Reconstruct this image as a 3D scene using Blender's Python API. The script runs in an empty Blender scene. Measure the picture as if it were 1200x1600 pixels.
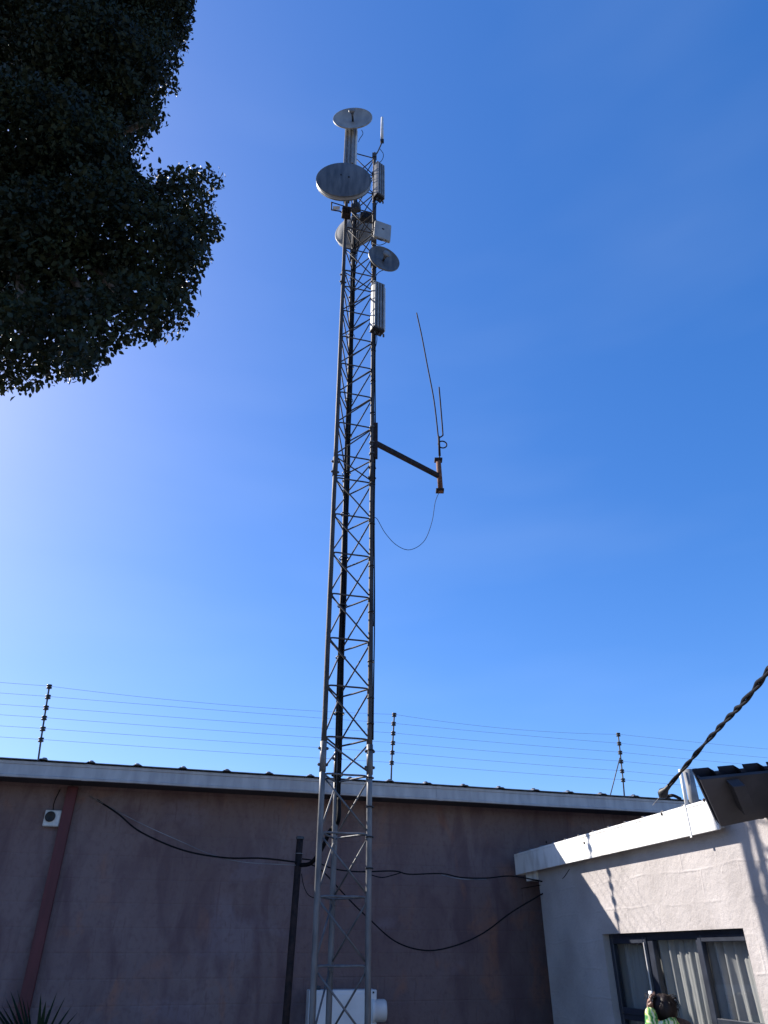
import bpy, math, random
import numpy as np
from mathutils import Vector, Matrix

random.seed(7)
rng = np.random.default_rng(11)
sc = bpy.context.scene
COL = sc.collection

# ------------------------------------------------------------------ camera
F_PX, PITCH, EYE = 1099.0, math.radians(32.1), 2.0
cam_data = bpy.data.cameras.new('camera')
cam_data.sensor_fit = 'HORIZONTAL'
cam_data.sensor_width = 36.0
cam_data.lens = 36.0 * F_PX / 1200.0
cam_data.clip_start = 0.05
cam_data.clip_end = 3000
cam = bpy.data.objects.new('camera', cam_data)
COL.objects.link(cam)
cam.location = (0, 0, EYE)
cam.rotation_euler = (math.radians(90) + PITCH, 0, 0)
sc.camera = cam

# ------------------------------------------------------------------ sky, sun, exposure
SUN_AZ, SUN_EL = math.radians(-60.0), math.radians(34.5)      # clockwise from +Y
SUN_DIR = Vector((math.sin(SUN_AZ) * math.cos(SUN_EL), math.cos(SUN_AZ) * math.cos(SUN_EL), math.sin(SUN_EL)))
world = bpy.data.worlds.new('World')
sc.world = world
world.use_nodes = True
wn_, wl_ = world.node_tree.nodes, world.node_tree.links
wn_.clear()
sky = wn_.new('ShaderNodeTexSky')
sky.sky_type = 'NISHITA'
sky.sun_disc = False
sky.sun_elevation = SUN_EL
sky.sun_rotation = SUN_AZ
sky.altitude = 1200
sky.air_density = 0.85
sky.dust_density = 1.1
sky.ozone_density = 3.0
hsv = wn_.new('ShaderNodeHueSaturation')
hsv.inputs['Hue'].default_value = 0.515
hsv.inputs['Saturation'].default_value = 1.62
hsv.inputs['Value'].default_value = 1.36
# thin cirrus veil, mapped by sky direction
tc = wn_.new('ShaderNodeTexCoord')
mp = wn_.new('ShaderNodeMapping')
mp.inputs['Rotation'].default_value = (0.2, 0.3, 0.5)
mp.inputs['Scale'].default_value = (1.2, 1.2, 5.0)
nz = wn_.new('ShaderNodeTexNoise')
nz.inputs['Scale'].default_value = 1.6
nz.inputs['Detail'].default_value = 3
nz.inputs['Roughness'].default_value = 0.5
rmp = wn_.new('ShaderNodeMapRange')
rmp.inputs['From Min'].default_value = 0.45
rmp.inputs['From Max'].default_value = 0.8
rmp.inputs['To Min'].default_value = 0.0
rmp.inputs['To Max'].default_value = 0.05
mixc = wn_.new('ShaderNodeMixRGB')
mixc.inputs['Color2'].default_value = (3.0, 3.6, 4.4, 1)
bg = wn_.new('ShaderNodeBackground')
bg.inputs['Strength'].default_value = 0.15
out = wn_.new('ShaderNodeOutputWorld')
gam = wn_.new('ShaderNodeGamma')
gam.inputs['Gamma'].default_value = 0.65
wl_.new(sky.outputs[0], gam.inputs['Color'])
wl_.new(gam.outputs[0], hsv.inputs['Color'])
wl_.new(tc.outputs['Generated'], mp.inputs['Vector'])
wl_.new(mp.outputs[0], nz.inputs['Vector'])
wl_.new(nz.outputs['Fac'], rmp.inputs['Value'])
wl_.new(rmp.outputs[0], mixc.inputs['Fac'])
wl_.new(hsv.outputs[0], mixc.inputs['Color1'])
wl_.new(mixc.outputs[0], bg.inputs['Color'])
wl_.new(bg.outputs[0], out.inputs['Surface'])

sun_data = bpy.data.lights.new('sun', 'SUN')
sun_data.energy = 5.0
sun_data.angle = math.radians(0.5)
sun_data.color = (1.0, 0.93, 0.84)
sun = bpy.data.objects.new('sun', sun_data)
COL.objects.link(sun)
sun.rotation_euler = (-SUN_DIR).to_track_quat('-Z', 'Y').to_euler()

sc.view_settings.view_transform = 'Standard'
sc.view_settings.look = 'None'
sc.view_settings.exposure = 1.0
sc.view_settings.gamma = 1.0
sc.cycles.max_bounces = 8
sc.cycles.transparent_max_bounces = 16

# ------------------------------------------------------------------ measuring helpers
CO = np.array([0, 0, EYE])
SP, CP = math.sin(PITCH), math.cos(PITCH)
def ray(px, py):
    u = (px - 600) / F_PX
    v = (800 - py) / F_PX
    return np.array([u, CP - v * SP, SP + v * CP])
def at(px, py, Y):
    d = ray(px, py)
    return Vector(CO + d * Y / d[1])
def onp(px, py, P, n):
    d = ray(px, py)
    return Vector(CO + d * (np.dot(np.array(P) - CO, n) / np.dot(d, n)))

# ------------------------------------------------------------------ object helpers
def tag(o, label=None, cat=None, group=None, kind=None):
    if label: o['label'] = label
    if cat: o['category'] = cat
    if group: o['group'] = group
    if kind: o['kind'] = kind
    return o
def empty(name, loc, label=None, cat=None, group=None):
    o = bpy.data.objects.new(name, None)
    o.empty_display_size = 0.2
    COL.objects.link(o)
    o.location = loc
    return tag(o, label, cat, group)
def fr(z):
    """orthonormal frame with given z"""
    z = Vector(z).normalized()
    a = Vector((0, 0, 1)) if abs(z.z) < 0.95 else Vector((0, 1, 0))
    x = a.cross(z).normalized()
    y = z.cross(x)
    return x, y, z

class MB:
    def __init__(s):
        s.v, s.f, s.sm, s.mi = [], [], [], []
    def add(s, vs, fs, smooth=False, mi=0):
        b = len(s.v)
        s.v += [tuple(v) for v in vs]
        for f in fs:
            s.f.append([i + b for i in f]); s.sm.append(smooth); s.mi.append(mi)
        return s
    def box(s, c, size, ax=None, mi=0):
        c = Vector(c)
        ax = ax or (Vector((1, 0, 0)), Vector((0, 1, 0)), Vector((0, 0, 1)))
        h = [Vector(a).normalized() * (k / 2) for a, k in zip(ax, size)]
        vs = [c + h[0] * i + h[1] * j + h[2] * k for k in (-1, 1) for j in (-1, 1) for i in (-1, 1)]
        fs = [(0, 2, 3, 1), (4, 5, 7, 6), (0, 1, 5, 4), (2, 6, 7, 3), (0, 4, 6, 2), (1, 3, 7, 5)]
        return s.add(vs, fs, False, mi)
    def bbox(s, c, size, ax=None, b=0.004, mi=0):
        """box with chamfered edges: an octagonal-profile prism with chamfered ends"""
        c = Vector(c)
        ax = ax or (Vector((1, 0, 0)), Vector((0, 1, 0)), Vector((0, 0, 1)))
        X, Y, Z = [Vector(a).normalized() for a in ax]
        hx, hy, hz = [k / 2 for k in size]
        b = min(b, hx * .45, hy * .45, hz * .45)
        prof = lambda dx: [(hx - dx, -hy + b + dx*0), (hx - dx, hy - b), (hx - b, hy - dx), (-hx + b, hy - dx), (-hx + dx, hy - b), (-hx + dx, -hy + b), (-hx + b, -hy + dx), (hx - b, -hy + dx)]
        rings = []
        for z, dx in ((-hz, b * .9), (-hz + b, 0), (hz - b, 0), (hz, b * .9)):
            rings.append([c + X * px + Y * py + Z * z for px, py in prof(dx)])
        vs = [v for r in rings for v in r]
        fs = []
        for r in range(3):
            for i in range(8):
                j = (i + 1) % 8
                fs.append((r * 8 + i, r * 8 + j, r * 8 + 8 + j, r * 8 + 8 + i))
        fs.append(tuple(range(7, -1, -1))); fs.append(tuple(range(24, 32)))
        return s.add(vs, fs, False, mi)
    def tube(s, pts, r, n=8, smooth=True, caps=True, mi=0):
        pts = [Vector(p) for p in pts]
        rs = r if isinstance(r, (list, tuple)) else [r] * len(pts)
        vs, fs = [], []
        x = None
        for i, p in enumerate(pts):
            if i == 0: t = pts[1] - p
            elif i == len(pts) - 1: t = p - pts[i - 1]
            else: t = (pts[i + 1] - p).normalized() + (p - pts[i - 1]).normalized()
            t = t.normalized()
            if x is None: x, y, _ = fr(t)
            else:
                x = (x - t * x.dot(t)).normalized(); y = t.cross(x)
            for k in range(n):
                a = 2 * math.pi * k / n
                vs.append(p + (x * math.cos(a) + y * math.sin(a)) * rs[i])
        for i in range(len(pts) - 1):
            for k in range(n):
                j = (k + 1) % n
                fs.append((i * n + k, i * n + j, (i + 1) * n + j, (i + 1) * n + k))
        s.add(vs, fs, smooth, mi)
        if caps:
            b = len(s.v) - len(vs)
            s.f.append([b + k for k in range(n - 1, -1, -1)]); s.sm.append(False); s.mi.append(mi)
            e = b + (len(pts) - 1) * n
            s.f.append([e + k for k in range(n)]); s.sm.append(False); s.mi.append(mi)
        return s
    def lathe(s, c, axis, prof, n=40, smooth=True, mi=0, close=False):
        """prof: list of (r, h) along axis"""
        c = Vector(c); x, y, z = fr(axis)
        vs, fs = [], []
        for r, h in prof:
            for k in range(n):
                a = 2 * math.pi * k / n
                vs.append(c + z * h + (x * math.cos(a) + y * math.sin(a)) * r)
        m = len(prof)
        for i in range(m - 1 + (1 if close else 0)):
            i2 = (i + 1) % m
            for k in range(n):
                j = (k + 1) % n
                fs.append((i * n + k, i * n + j, i2 * n + j, i2 * n + k))
        return s.add(vs, fs, smooth, mi)
    def prism(s, poly, axis_vec, mi=0):
        """poly: list of 3-D points, extruded by axis_vec"""
        n = len(poly); a = Vector(axis_vec)
        vs = [Vector(p) for p in poly] + [Vector(p) + a for p in poly]
        fs = [(i, (i + 1) % n, n + (i + 1) % n, n + i) for i in range(n)]
        fs += [tuple(range(n - 1, -1, -1)), tuple(range(n, 2 * n))]
        return s.add(vs, fs, False, mi)
    def build(s, name, mats, parent=None, label=None):
        me = bpy.data.meshes.new(name)
        base = Vector((0, 0, 0))
        if parent is not None:
            p = parent
            while p is not None:
                base += p.location; p = p.parent
            me.from_pydata([Vector(v) - base for v in s.v], [], s.f)
        else:
            b = Vector(s.v[0]) if s.v else base
            me.from_pydata([Vector(v) for v in s.v], [], s.f)
        me.polygons.foreach_set('use_smooth', s.sm)
        mats = mats if isinstance(mats, (list, tuple)) else [mats]
        for m in mats: me.materials.append(m)
        me.polygons.foreach_set('material_index', s.mi)
        me.update()
        o = bpy.data.objects.new(name, me)
        COL.objects.link(o)
        if parent is not None: o.parent = parent
        if label: o['label'] = label
        return o

def catmull(pts, k=8):
    pts = [Vector(p) for p in pts]
    P = [pts[0] * 2 - pts[1]] + pts + [pts[-1] * 2 - pts[-2]]
    outp = []
    for i in range(1, len(P) - 2):
        for j in range(k):
            t = j / k
            a, b, c, d = P[i - 1], P[i], P[i + 1], P[i + 2]
            outp.append(0.5 * ((2 * b) + (c - a) * t + (2 * a - 5 * b + 4 * c - d) * t * t + (3 * b - a - 3 * c + d) * t ** 3))
    outp.append(pts[-1])
    return outp

# ------------------------------------------------------------------ materials
def mat(name, c1, c2=None, scale=3.0, rough=0.7, metal=0.0, bump=0.0, bscale=None, rough2=None, detail=5, stretch=(1, 1, 1), spec=0.5, lo=0.35, hi=0.65):
    m = bpy.data.materials.new(name)
    m.use_nodes = True
    N, L = m.node_tree.nodes, m.node_tree.links
    b = N['Principled BSDF']
    b.inputs['Roughness'].default_value = rough
    b.inputs['Metallic'].default_value = metal
    b.inputs['Specular IOR Level'].default_value = spec
    tcn = N.new('ShaderNodeTexCoord')
    mpn = N.new('ShaderNodeMapping')
    mpn.inputs['Scale'].default_value = stretch
    L.new(tcn.outputs['Object'], mpn.inputs['Vector'])
    n = N.new('ShaderNodeTexNoise')
    n.inputs['Scale'].default_value = scale
    n.inputs['Detail'].default_value = detail
    L.new(mpn.outputs[0], n.inputs['Vector'])
    r = N.new('ShaderNodeValToRGB')
    r.color_ramp.elements[0].position = lo
    r.color_ramp.elements[1].position = hi
    r.color_ramp.elements[0].color = (*c1, 1)
    r.color_ramp.elements[1].color = (*(c2 or c1), 1)
    L.new(n.outputs['Fac'], r.inputs['Fac'])
    L.new(r.outputs[0], b.inputs['Base Color'])
    if bump:
        n2 = N.new('ShaderNodeTexNoise')
        n2.inputs['Scale'].default_value = bscale or scale * 6
        n2.inputs['Detail'].default_value = 6
        L.new(mpn.outputs[0], n2.inputs['Vector'])
        bp = N.new('ShaderNodeBump')
        bp.inputs['Strength'].default_value = bump
        bp.inputs['Distance'].default_value = 0.01
        L.new(n2.outputs['Fac'], bp.inputs['Height'])
        L.new(bp.outputs[0], b.inputs['Normal'])
    m['bsdf'] = 1
    return m

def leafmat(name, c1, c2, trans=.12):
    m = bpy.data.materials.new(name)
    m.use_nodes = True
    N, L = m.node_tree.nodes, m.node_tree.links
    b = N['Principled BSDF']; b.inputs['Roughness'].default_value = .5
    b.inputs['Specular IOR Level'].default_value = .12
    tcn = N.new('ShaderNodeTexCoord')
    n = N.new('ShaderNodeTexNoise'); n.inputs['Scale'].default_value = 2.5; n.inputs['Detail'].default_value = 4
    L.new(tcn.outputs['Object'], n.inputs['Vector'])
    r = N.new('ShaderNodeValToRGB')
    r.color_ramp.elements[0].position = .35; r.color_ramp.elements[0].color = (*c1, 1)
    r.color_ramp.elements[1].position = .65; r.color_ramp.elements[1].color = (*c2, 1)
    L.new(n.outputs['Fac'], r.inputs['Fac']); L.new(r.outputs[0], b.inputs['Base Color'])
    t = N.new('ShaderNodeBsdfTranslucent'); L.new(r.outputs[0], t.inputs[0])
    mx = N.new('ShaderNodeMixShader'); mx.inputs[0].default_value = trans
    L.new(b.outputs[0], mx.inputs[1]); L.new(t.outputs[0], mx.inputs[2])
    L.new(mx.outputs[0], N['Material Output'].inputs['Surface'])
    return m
M = {}
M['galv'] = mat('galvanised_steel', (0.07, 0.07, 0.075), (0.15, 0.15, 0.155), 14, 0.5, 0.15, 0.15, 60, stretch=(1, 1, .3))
M['galv_upper'] = mat('brown_mast_steel', (0.016, 0.012, 0.012), (0.060, 0.050, 0.047), 9, 0.7, 0.0, 0.2, 60, stretch=(1, 1, .5))
M['galv_dark'] = mat('weathered_steel', (0.04, 0.04, 0.045), (0.09, 0.09, 0.09), 20, 0.6, 0.1)
M['rust'] = mat('rusty_steel', (0.10, 0.035, 0.018), (0.22, 0.10, 0.06), 25, 0.85, 0.1, 0.3, 80)
M['dark_rust'] = mat('dark_painted_steel', (0.015, 0.012, 0.013), (0.04, 0.025, 0.022), 20, 0.8, 0.0, spec=.2)
M['black'] = mat('black_cable', (0.004, 0.004, 0.005), (0.010, 0.010, 0.012), 30, 0.7, spec=.12)
M['black_plastic'] = mat('black_plastic', (0.010, 0.010, 0.012), (0.02, 0.02, 0.02), 10, 0.5, spec=.3)
M['dish'] = mat('dish_paint', (0.22, 0.22, 0.22), (0.32, 0.32, 0.31), 5, 0.5, 0.0, 0.05, 30, stretch=(2, 2, .6))
M['dish_grey'] = mat('weathered_dish', (0.055, 0.055, 0.06), (0.13, 0.13, 0.135), 4, 0.5, 0.0, 0.05, 30, stretch=(3, 3, .5))
M['radome'] = mat('antenna_plastic', (0.50, 0.50, 0.49), (0.62, 0.62, 0.60), 8, 0.5)
M['antenna_metal'] = mat('antenna_aluminium', (0.15, 0.15, 0.155), (0.24, 0.24, 0.24), 12, 0.45, 0.1)
M['white_box'] = mat('white_enamel', (0.55, 0.56, 0.57), (0.66, 0.66, 0.66), 5, 0.5, 0, 0.04)
M['red_oxide'] = mat('red_oxide_paint', (0.070, 0.009, 0.012), (0.105, 0.016, 0.020), 4, 0.6, 0, 0.1, 40, stretch=(3, 3, .6))
M['fascia_grey'] = mat('grey_gutter_paint', (0.33, 0.32, 0.33), (0.44, 0.43, 0.43), 3, 0.5, 0.0, stretch=(4, 4, 1))
M['soffit'] = mat('dark_soffit', (0.03, 0.03, 0.04), (0.05, 0.05, 0.06), 3, 0.8)
M['roof_sheet'] = mat('roof_sheeting', (0.16, 0.16, 0.17), (0.26, 0.26, 0.27), 4, 0.45, 0.4)
M['roof_dark'] = mat('dark_roof_sheeting', (0.16, 0.16, 0.17), (0.25, 0.25, 0.26), 4, 0.3, 0.9)
M['sky_blue_sheet'] = leafmat('sky_coloured_sheeting', (0.03, 0.04, 0.07), (0.05, 0.065, 0.10), .35)  # blue put into the sheet colour in place of sky light under the ribs
M['dark_board'] = mat('dark_soffit_board', (0.024, 0.024, 0.032), (0.042, 0.040, 0.050), 5, 0.8, 0, 0.1)
M['white_fascia'] = mat('white_fascia_paint', (0.56, 0.54, 0.50), (0.78, 0.77, 0.74), 4.5, 0.6, 0, 0.15, 40, detail=8, stretch=(1.6, 1.6, .7), lo=.3, hi=.5)
M['frame'] = mat('dark_window_frame', (0.012, 0.016, 0.028), (0.022, 0.028, 0.045), 10, 0.4)
M['pipe_white'] = mat('painted_vent_pipe', (0.55, 0.55, 0.53), (0.7, 0.7, 0.68), 10, 0.5)
M['pipe_grey'] = mat('weathered_pipe', (0.16, 0.16, 0.17), (0.26, 0.26, 0.26), 10, 0.7)
M['wire'] = mat('fence_wire', (0.15, 0.15, 0.16), (0.3, 0.3, 0.3), 5, 0.5, 0.5)
M['insul'] = mat('insulator_plastic', (0.01, 0.01, 0.012), (0.02, 0.02, 0.02), 5, 0.5)
M['skin'] = mat('skin', (0.20, 0.10, 0.065), (0.26, 0.135, 0.09), 12, 0.5)
M['hair'] = mat('dark_hair', (0.008, 0.004, 0.004), (0.020, 0.010, 0.009), 40, 0.55, 0, 0.3, 90, stretch=(1, 1, .3), spec=.3)
M['bark'] = mat('bark', (0.06, 0.045, 0.035), (0.13, 0.10, 0.08), 6, 0.9, 0, 0.8, 20, stretch=(3, 3, .5))
M['concrete'] = mat('concrete', (0.13, 0.125, 0.12), (0.2, 0.19, 0.18), 2, 0.9, 0, 0.3, 20)
M['ceramic'] = mat('siren_plastic', (0.5, 0.5, 0.48), (0.6, 0.6, 0.58), 20, 0.5, 0, .2, 60)
M['shawl'] = mat('brown_shawl', (0.05, 0.025, 0.02), (0.12, 0.07, 0.055), 30, 0.9)
M['jeans'] = mat('dark_blue_cloth', (0.02, 0.025, 0.05), (0.04, 0.05, 0.09), 30, 0.9)

def plaster_back():
    m = bpy.data.materials.new('stained_plaster_wall')
    m.use_nodes = True
    N, L = m.node_tree.nodes, m.node_tree.links
    b = N['Principled BSDF']; b.inputs['Roughness'].default_value = 0.9
    tcn = N.new('ShaderNodeTexCoord')
    def noise(scale, det, st=(1, 1, 1), dist=0):
        mpn = N.new('ShaderNodeMapping'); mpn.inputs['Scale'].default_value = st
        L.new(tcn.outputs['Object'], mpn.inputs['Vector'])
        n = N.new('ShaderNodeTexNoise'); n.inputs['Scale'].default_value = scale; n.inputs['Detail'].default_value = det
        n.inputs['Distortion'].default_value = dist
        L.new(mpn.outputs[0], n.inputs['Vector'])
        return n
    def ramp(src, stops):
        r = N.new('ShaderNodeValToRGB')
        e = r.color_ramp.elements
        e[0].position, e[0].color = stops[0][0], (*stops[0][1], 1)
        e[1].position, e[1].color = stops[-1][0], (*stops[-1][1], 1)
        for p, c in stops[1:-1]:
            k = e.new(p); k.color = (*c, 1)
        L.new(src, r.inputs['Fac']); return r
    def mixn(f, a, c, typ='MIX'):
        x = N.new('ShaderNodeMixRGB'); x.blend_type = typ
        if isinstance(f, float): x.inputs['Fac'].default_value = f
        else: L.new(f, x.inputs['Fac'])
        L.new(a, x.inputs['Color1']); L.new(c, x.inputs['Color2'])
        return x.outputs[0]
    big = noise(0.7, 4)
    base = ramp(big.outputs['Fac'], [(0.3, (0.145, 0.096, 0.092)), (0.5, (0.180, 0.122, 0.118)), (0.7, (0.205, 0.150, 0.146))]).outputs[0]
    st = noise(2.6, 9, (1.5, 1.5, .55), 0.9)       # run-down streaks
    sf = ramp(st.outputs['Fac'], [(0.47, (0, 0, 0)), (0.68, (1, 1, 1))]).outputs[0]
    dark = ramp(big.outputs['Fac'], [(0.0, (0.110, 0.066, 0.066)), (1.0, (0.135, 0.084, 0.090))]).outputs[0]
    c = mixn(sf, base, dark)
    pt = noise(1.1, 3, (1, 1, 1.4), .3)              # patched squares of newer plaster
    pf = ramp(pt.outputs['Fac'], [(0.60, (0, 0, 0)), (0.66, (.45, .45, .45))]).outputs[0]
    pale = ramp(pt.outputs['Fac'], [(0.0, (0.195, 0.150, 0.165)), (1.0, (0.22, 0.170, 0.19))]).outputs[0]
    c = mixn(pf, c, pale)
    ru = noise(3.1, 6, (1, 1, .6), .8)
    rf = ramp(ru.outputs['Fac'], [(0.58, (0, 0, 0)), (0.72, (.6, .6, .6))]).outputs[0]
    rc = ramp(ru.outputs['Fac'], [(0.0, (0.25, 0.11, 0.065)), (1.0, (0.29, 0.13, 0.08))]).outputs[0]
    c = mixn(rf, c, rc)
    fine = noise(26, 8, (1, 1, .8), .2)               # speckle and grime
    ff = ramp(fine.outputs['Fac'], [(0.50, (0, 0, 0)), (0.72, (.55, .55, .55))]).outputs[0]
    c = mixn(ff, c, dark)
    scr = noise(5.0, 8, (5, 5, .5), 1.2)              # thin drips and scratches
    sf2 = ramp(scr.outputs['Fac'], [(0.62, (0, 0, 0)), (0.70, (.6, .6, .6))]).outputs[0]
    c = mixn(sf2, c, dark)
    L.new(c, b.inputs['Base Color'])
    # faint block courses + grain
    br = N.new('ShaderNodeTexBrick')
    mpb = N.new('ShaderNodeMapping'); mpb.inputs['Rotation'].default_value = (math.radians(90), 0, 0)
    L.new(tcn.outputs['Object'], mpb.inputs['Vector']); L.new(mpb.outputs[0], br.inputs['Vector'])
    br.inputs['Scale'].default_value = 1.0
    br.inputs['Brick Width'].default_value = 0.4; br.inputs['Row Height'].default_value = 0.2
    br.inputs['Mortar Size'].default_value = 0.012; br.inputs['Mortar Smooth'].default_value = 1.0
    g = noise(38, 7)
    add = N.new('ShaderNodeMath'); add.operation = 'MULTIPLY_ADD'
    L.new(br.outputs['Fac'], add.inputs[0]); add.inputs[1].default_value = -0.5; L.new(g.outputs['Fac'], add.inputs[2])
    bp = N.new('ShaderNodeBump'); bp.inputs['Strength'].default_value = 0.6; bp.inputs['Distance'].default_value = 0.01
    L.new(add.outputs[0], bp.inputs['Height']); L.new(bp.outputs[0], b.inputs['Normal'])
    return m
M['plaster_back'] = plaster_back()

def plaster_house():
    m = bpy.data.materials.new('rough_white_plaster')
    m.use_nodes = True
    N, L = m.node_tree.nodes, m.node_tree.links
    b = N['Principled BSDF']; b.inputs['Roughness'].default_value = 0.85
    tcn = N.new('ShaderNodeTexCoord')
    n = N.new('ShaderNodeTexNoise'); n.inputs['Scale'].default_value = 2.5; n.inputs['Detail'].default_value = 8
    L.new(tcn.outputs['Object'], n.inputs['Vector'])
    r = N.new('ShaderNodeValToRGB')
    r.color_ramp.elements[0].position = .3; r.color_ramp.elements[0].color = (0.33, 0.30, 0.29, 1)
    r.color_ramp.elements[1].position = .7; r.color_ramp.elements[1].color = (0.45, 0.415, 0.405, 1)
    L.new(n.outputs['Fac'], r.inputs['Fac']); L.new(r.outputs[0], b.inputs['Base Color'])
    # trowelled bumps: ridges over block joints, blobs and grain
    br = N.new('ShaderNodeTexBrick')
    mpb = N.new('ShaderNodeMapping'); mpb.inputs['Rotation'].default_value = (math.radians(90), 0, math.radians(75.4))
    wp = N.new('ShaderNodeTexNoise'); wp.inputs['Scale'].default_value = 1.6
    L.new(tcn.outputs['Object'], wp.inputs['Vector'])
    wa = N.new('ShaderNodeVectorMath'); wa.operation = 'MULTIPLY_ADD'
    L.new(wp.outputs['Color'], wa.inputs[0]); wa.inputs[1].default_value = (.09, .09, .11); L.new(tcn.outputs['Object'], wa.inputs[2])
    L.new(wa.outputs[0], mpb.inputs['Vector']); 
    vr = N.new('ShaderNodeVectorRotate'); vr.rotation_type = 'Z_AXIS'; vr.inputs['Angle'].default_value = math.radians(-(-75.4))
    L.new(wa.outputs[0], vr.inputs['Vector'])
    mpb.inputs['Rotation'].default_value = (math.radians(90), 0, 0)
    L.new(vr.outputs[0], mpb.inputs['Vector']); L.new(mpb.outputs[0], br.inputs['Vector'])
    br.inputs['Scale'].default_value = 1.0
    br.inputs['Brick Width'].default_value = 0.42; br.inputs['Row Height'].default_value = 0.21
    br.inputs['Mortar Size'].default_value = 0.014; br.inputs['Mortar Smooth'].default_value = 1.0
    mk = N.new('ShaderNodeTexNoise'); mk.inputs['Scale'].default_value = 5; L.new(tcn.outputs['Object'], mk.inputs['Vector'])
    mul = N.new('ShaderNodeMath'); mul.operation = 'MULTIPLY'
    mk2 = N.new('ShaderNodeTexNoise'); mk2.inputs['Scale'].default_value = 2.6; mk2.inputs['Detail'].default_value = 6; L.new(tcn.outputs['Object'], mk2.inputs['Vector'])
    mr = N.new('ShaderNodeMapRange'); mr.inputs['From Min'].default_value = .42; mr.inputs['From Max'].default_value = .62; L.new(mk2.outputs['Fac'], mr.inputs['Value'])
    L.new(br.outputs['Fac'], mul.inputs[0]); L.new(mr.outputs[0], mul.inputs[1])
    g = N.new('ShaderNodeTexNoise'); g.inputs['Scale'].default_value = 14; g.inputs['Detail'].default_value = 10; g.inputs['Roughness'].default_value = .68
    L.new(tcn.outputs['Object'], g.inputs['Vector'])
    vo = N.new('ShaderNodeTexVoronoi'); vo.inputs['Scale'].default_value = 16
    L.new(wa.outputs[0], vo.inputs['Vector'])
    vm = N.new('ShaderNodeMapRange'); vm.inputs['From Min'].default_value = 0.0; vm.inputs['From Max'].default_value = .22
    vm.inputs['To Min'].default_value = .35; vm.inputs['To Max'].default_value = 0
    L.new(vo.outputs['Distance'], vm.inputs['Value'])
    vg = N.new('ShaderNodeMath'); vg.operation = 'MULTIPLY'; L.new(vm.outputs[0], vg.inputs[0])
    st = N.new('ShaderNodeMapRange'); st.inputs['From Min'].default_value = .52; st.inputs['From Max'].default_value = .7
    L.new(mk.outputs['Fac'], st.inputs['Value']); L.new(st.outputs[0], vg.inputs[1])
    a1 = N.new('ShaderNodeMath'); a1.operation = 'MULTIPLY_ADD'; L.new(mul.outputs[0], a1.inputs[0]); a1.inputs[1].default_value = 0.22; L.new(g.outputs['Fac'], a1.inputs[2])
    a2 = N.new('ShaderNodeMath'); a2.operation = 'ADD'; L.new(a1.outputs[0], a2.inputs[0]); L.new(vg.outputs[0], a2.inputs[1])
    bp = N.new('ShaderNodeBump'); bp.inputs['Strength'].default_value = 0.6; bp.inputs['Distance'].default_value = 0.02
    L.new(a2.outputs[0], bp.inputs['Height']); L.new(bp.outputs[0], b.inputs['Normal'])
    return m
M['plaster_house'] = plaster_house()

def glass():
    m = bpy.data.materials.new('window_glass')
    m.use_nodes = True
    N, L = m.node_tree.nodes, m.node_tree.links
    N.remove(N['Principled BSDF'])
    t = N.new('ShaderNodeBsdfTransparent'); t.inputs[0].default_value = (.86, .89, .9, 1)
    g = N.new('ShaderNodeBsdfGlossy'); g.inputs['Roughness'].default_value = 0.03
    mx = N.new('ShaderNodeMixShader')
    mx.inputs[0].default_value = 0.10
    L.new(t.outputs[0], mx.inputs[1]); L.new(g.outputs[0], mx.inputs[2])
    L.new(mx.outputs[0], N['Material Output'].inputs['Surface'])
    return m
M['glass'] = glass()

def cloth(name, c, trans):
    m = bpy.data.materials.new(name)
    m.use_nodes = True
    N, L = m.node_tree.nodes, m.node_tree.links
    b = N['Principled BSDF']; b.inputs['Base Color'].default_value = (*c, 1); b.inputs['Roughness'].default_value = .95
    t = N.new('ShaderNodeBsdfTranslucent'); t.inputs[0].default_value = (*c, 1)
    mx = N.new('ShaderNodeMixShader'); mx.inputs[0].default_value = trans
    L.new(b.outputs[0], mx.inputs[1]); L.new(t.outputs[0], mx.inputs[2])
    L.new(mx.outputs[0], N['Material Output'].inputs['Surface'])
    return m
M['curtain'] = cloth('cream_curtain', (0.40, 0.385, 0.37), .2)

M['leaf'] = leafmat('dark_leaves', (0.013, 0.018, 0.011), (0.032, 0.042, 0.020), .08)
M['spike'] = leafmat('spiky_leaves', (0.008, 0.018, 0.010), (0.02, 0.035, 0.015), .05)

def patterned():
    m = bpy.data.materials.new('green_patterned_cloth')
    m.use_nodes = True
    N, L = m.node_tree.nodes, m.node_tree.links
    b = N['Principled BSDF']; b.inputs['Roughness'].default_value = .85
    tcn = N.new('ShaderNodeTexCoord')
    w = N.new('ShaderNodeTexWave'); w.inputs['Scale'].default_value = 9; w.inputs['Distortion'].default_value = 7; w.inputs['Detail'].default_value = 3
    w.inputs['Detail Scale'].default_value = 2.5
    L.new(tcn.outputs['Object'], w.inputs['Vector'])
    r = N.new('ShaderNodeValToRGB')
    e = r.color_ramp.elements
    e[0].position = 0; e[0].color = (0.03, 0.16, 0.05, 1)
    e[1].position = 1; e[1].color = (0.62, 0.66, 0.5, 1)
    for p, c in ((.25, (0.10, 0.32, 0.08)), (.5, (0.25, 0.48, 0.14)), (.72, (0.5, 0.52, 0.09))):
        k = e.new(p); k.color = (*c, 1)
    L.new(w.outputs['Fac'], r.inputs['Fac']); L.new(r.outputs[0], b.inputs['Base Color'])
    return m
M['pattern'] = patterned()

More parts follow.
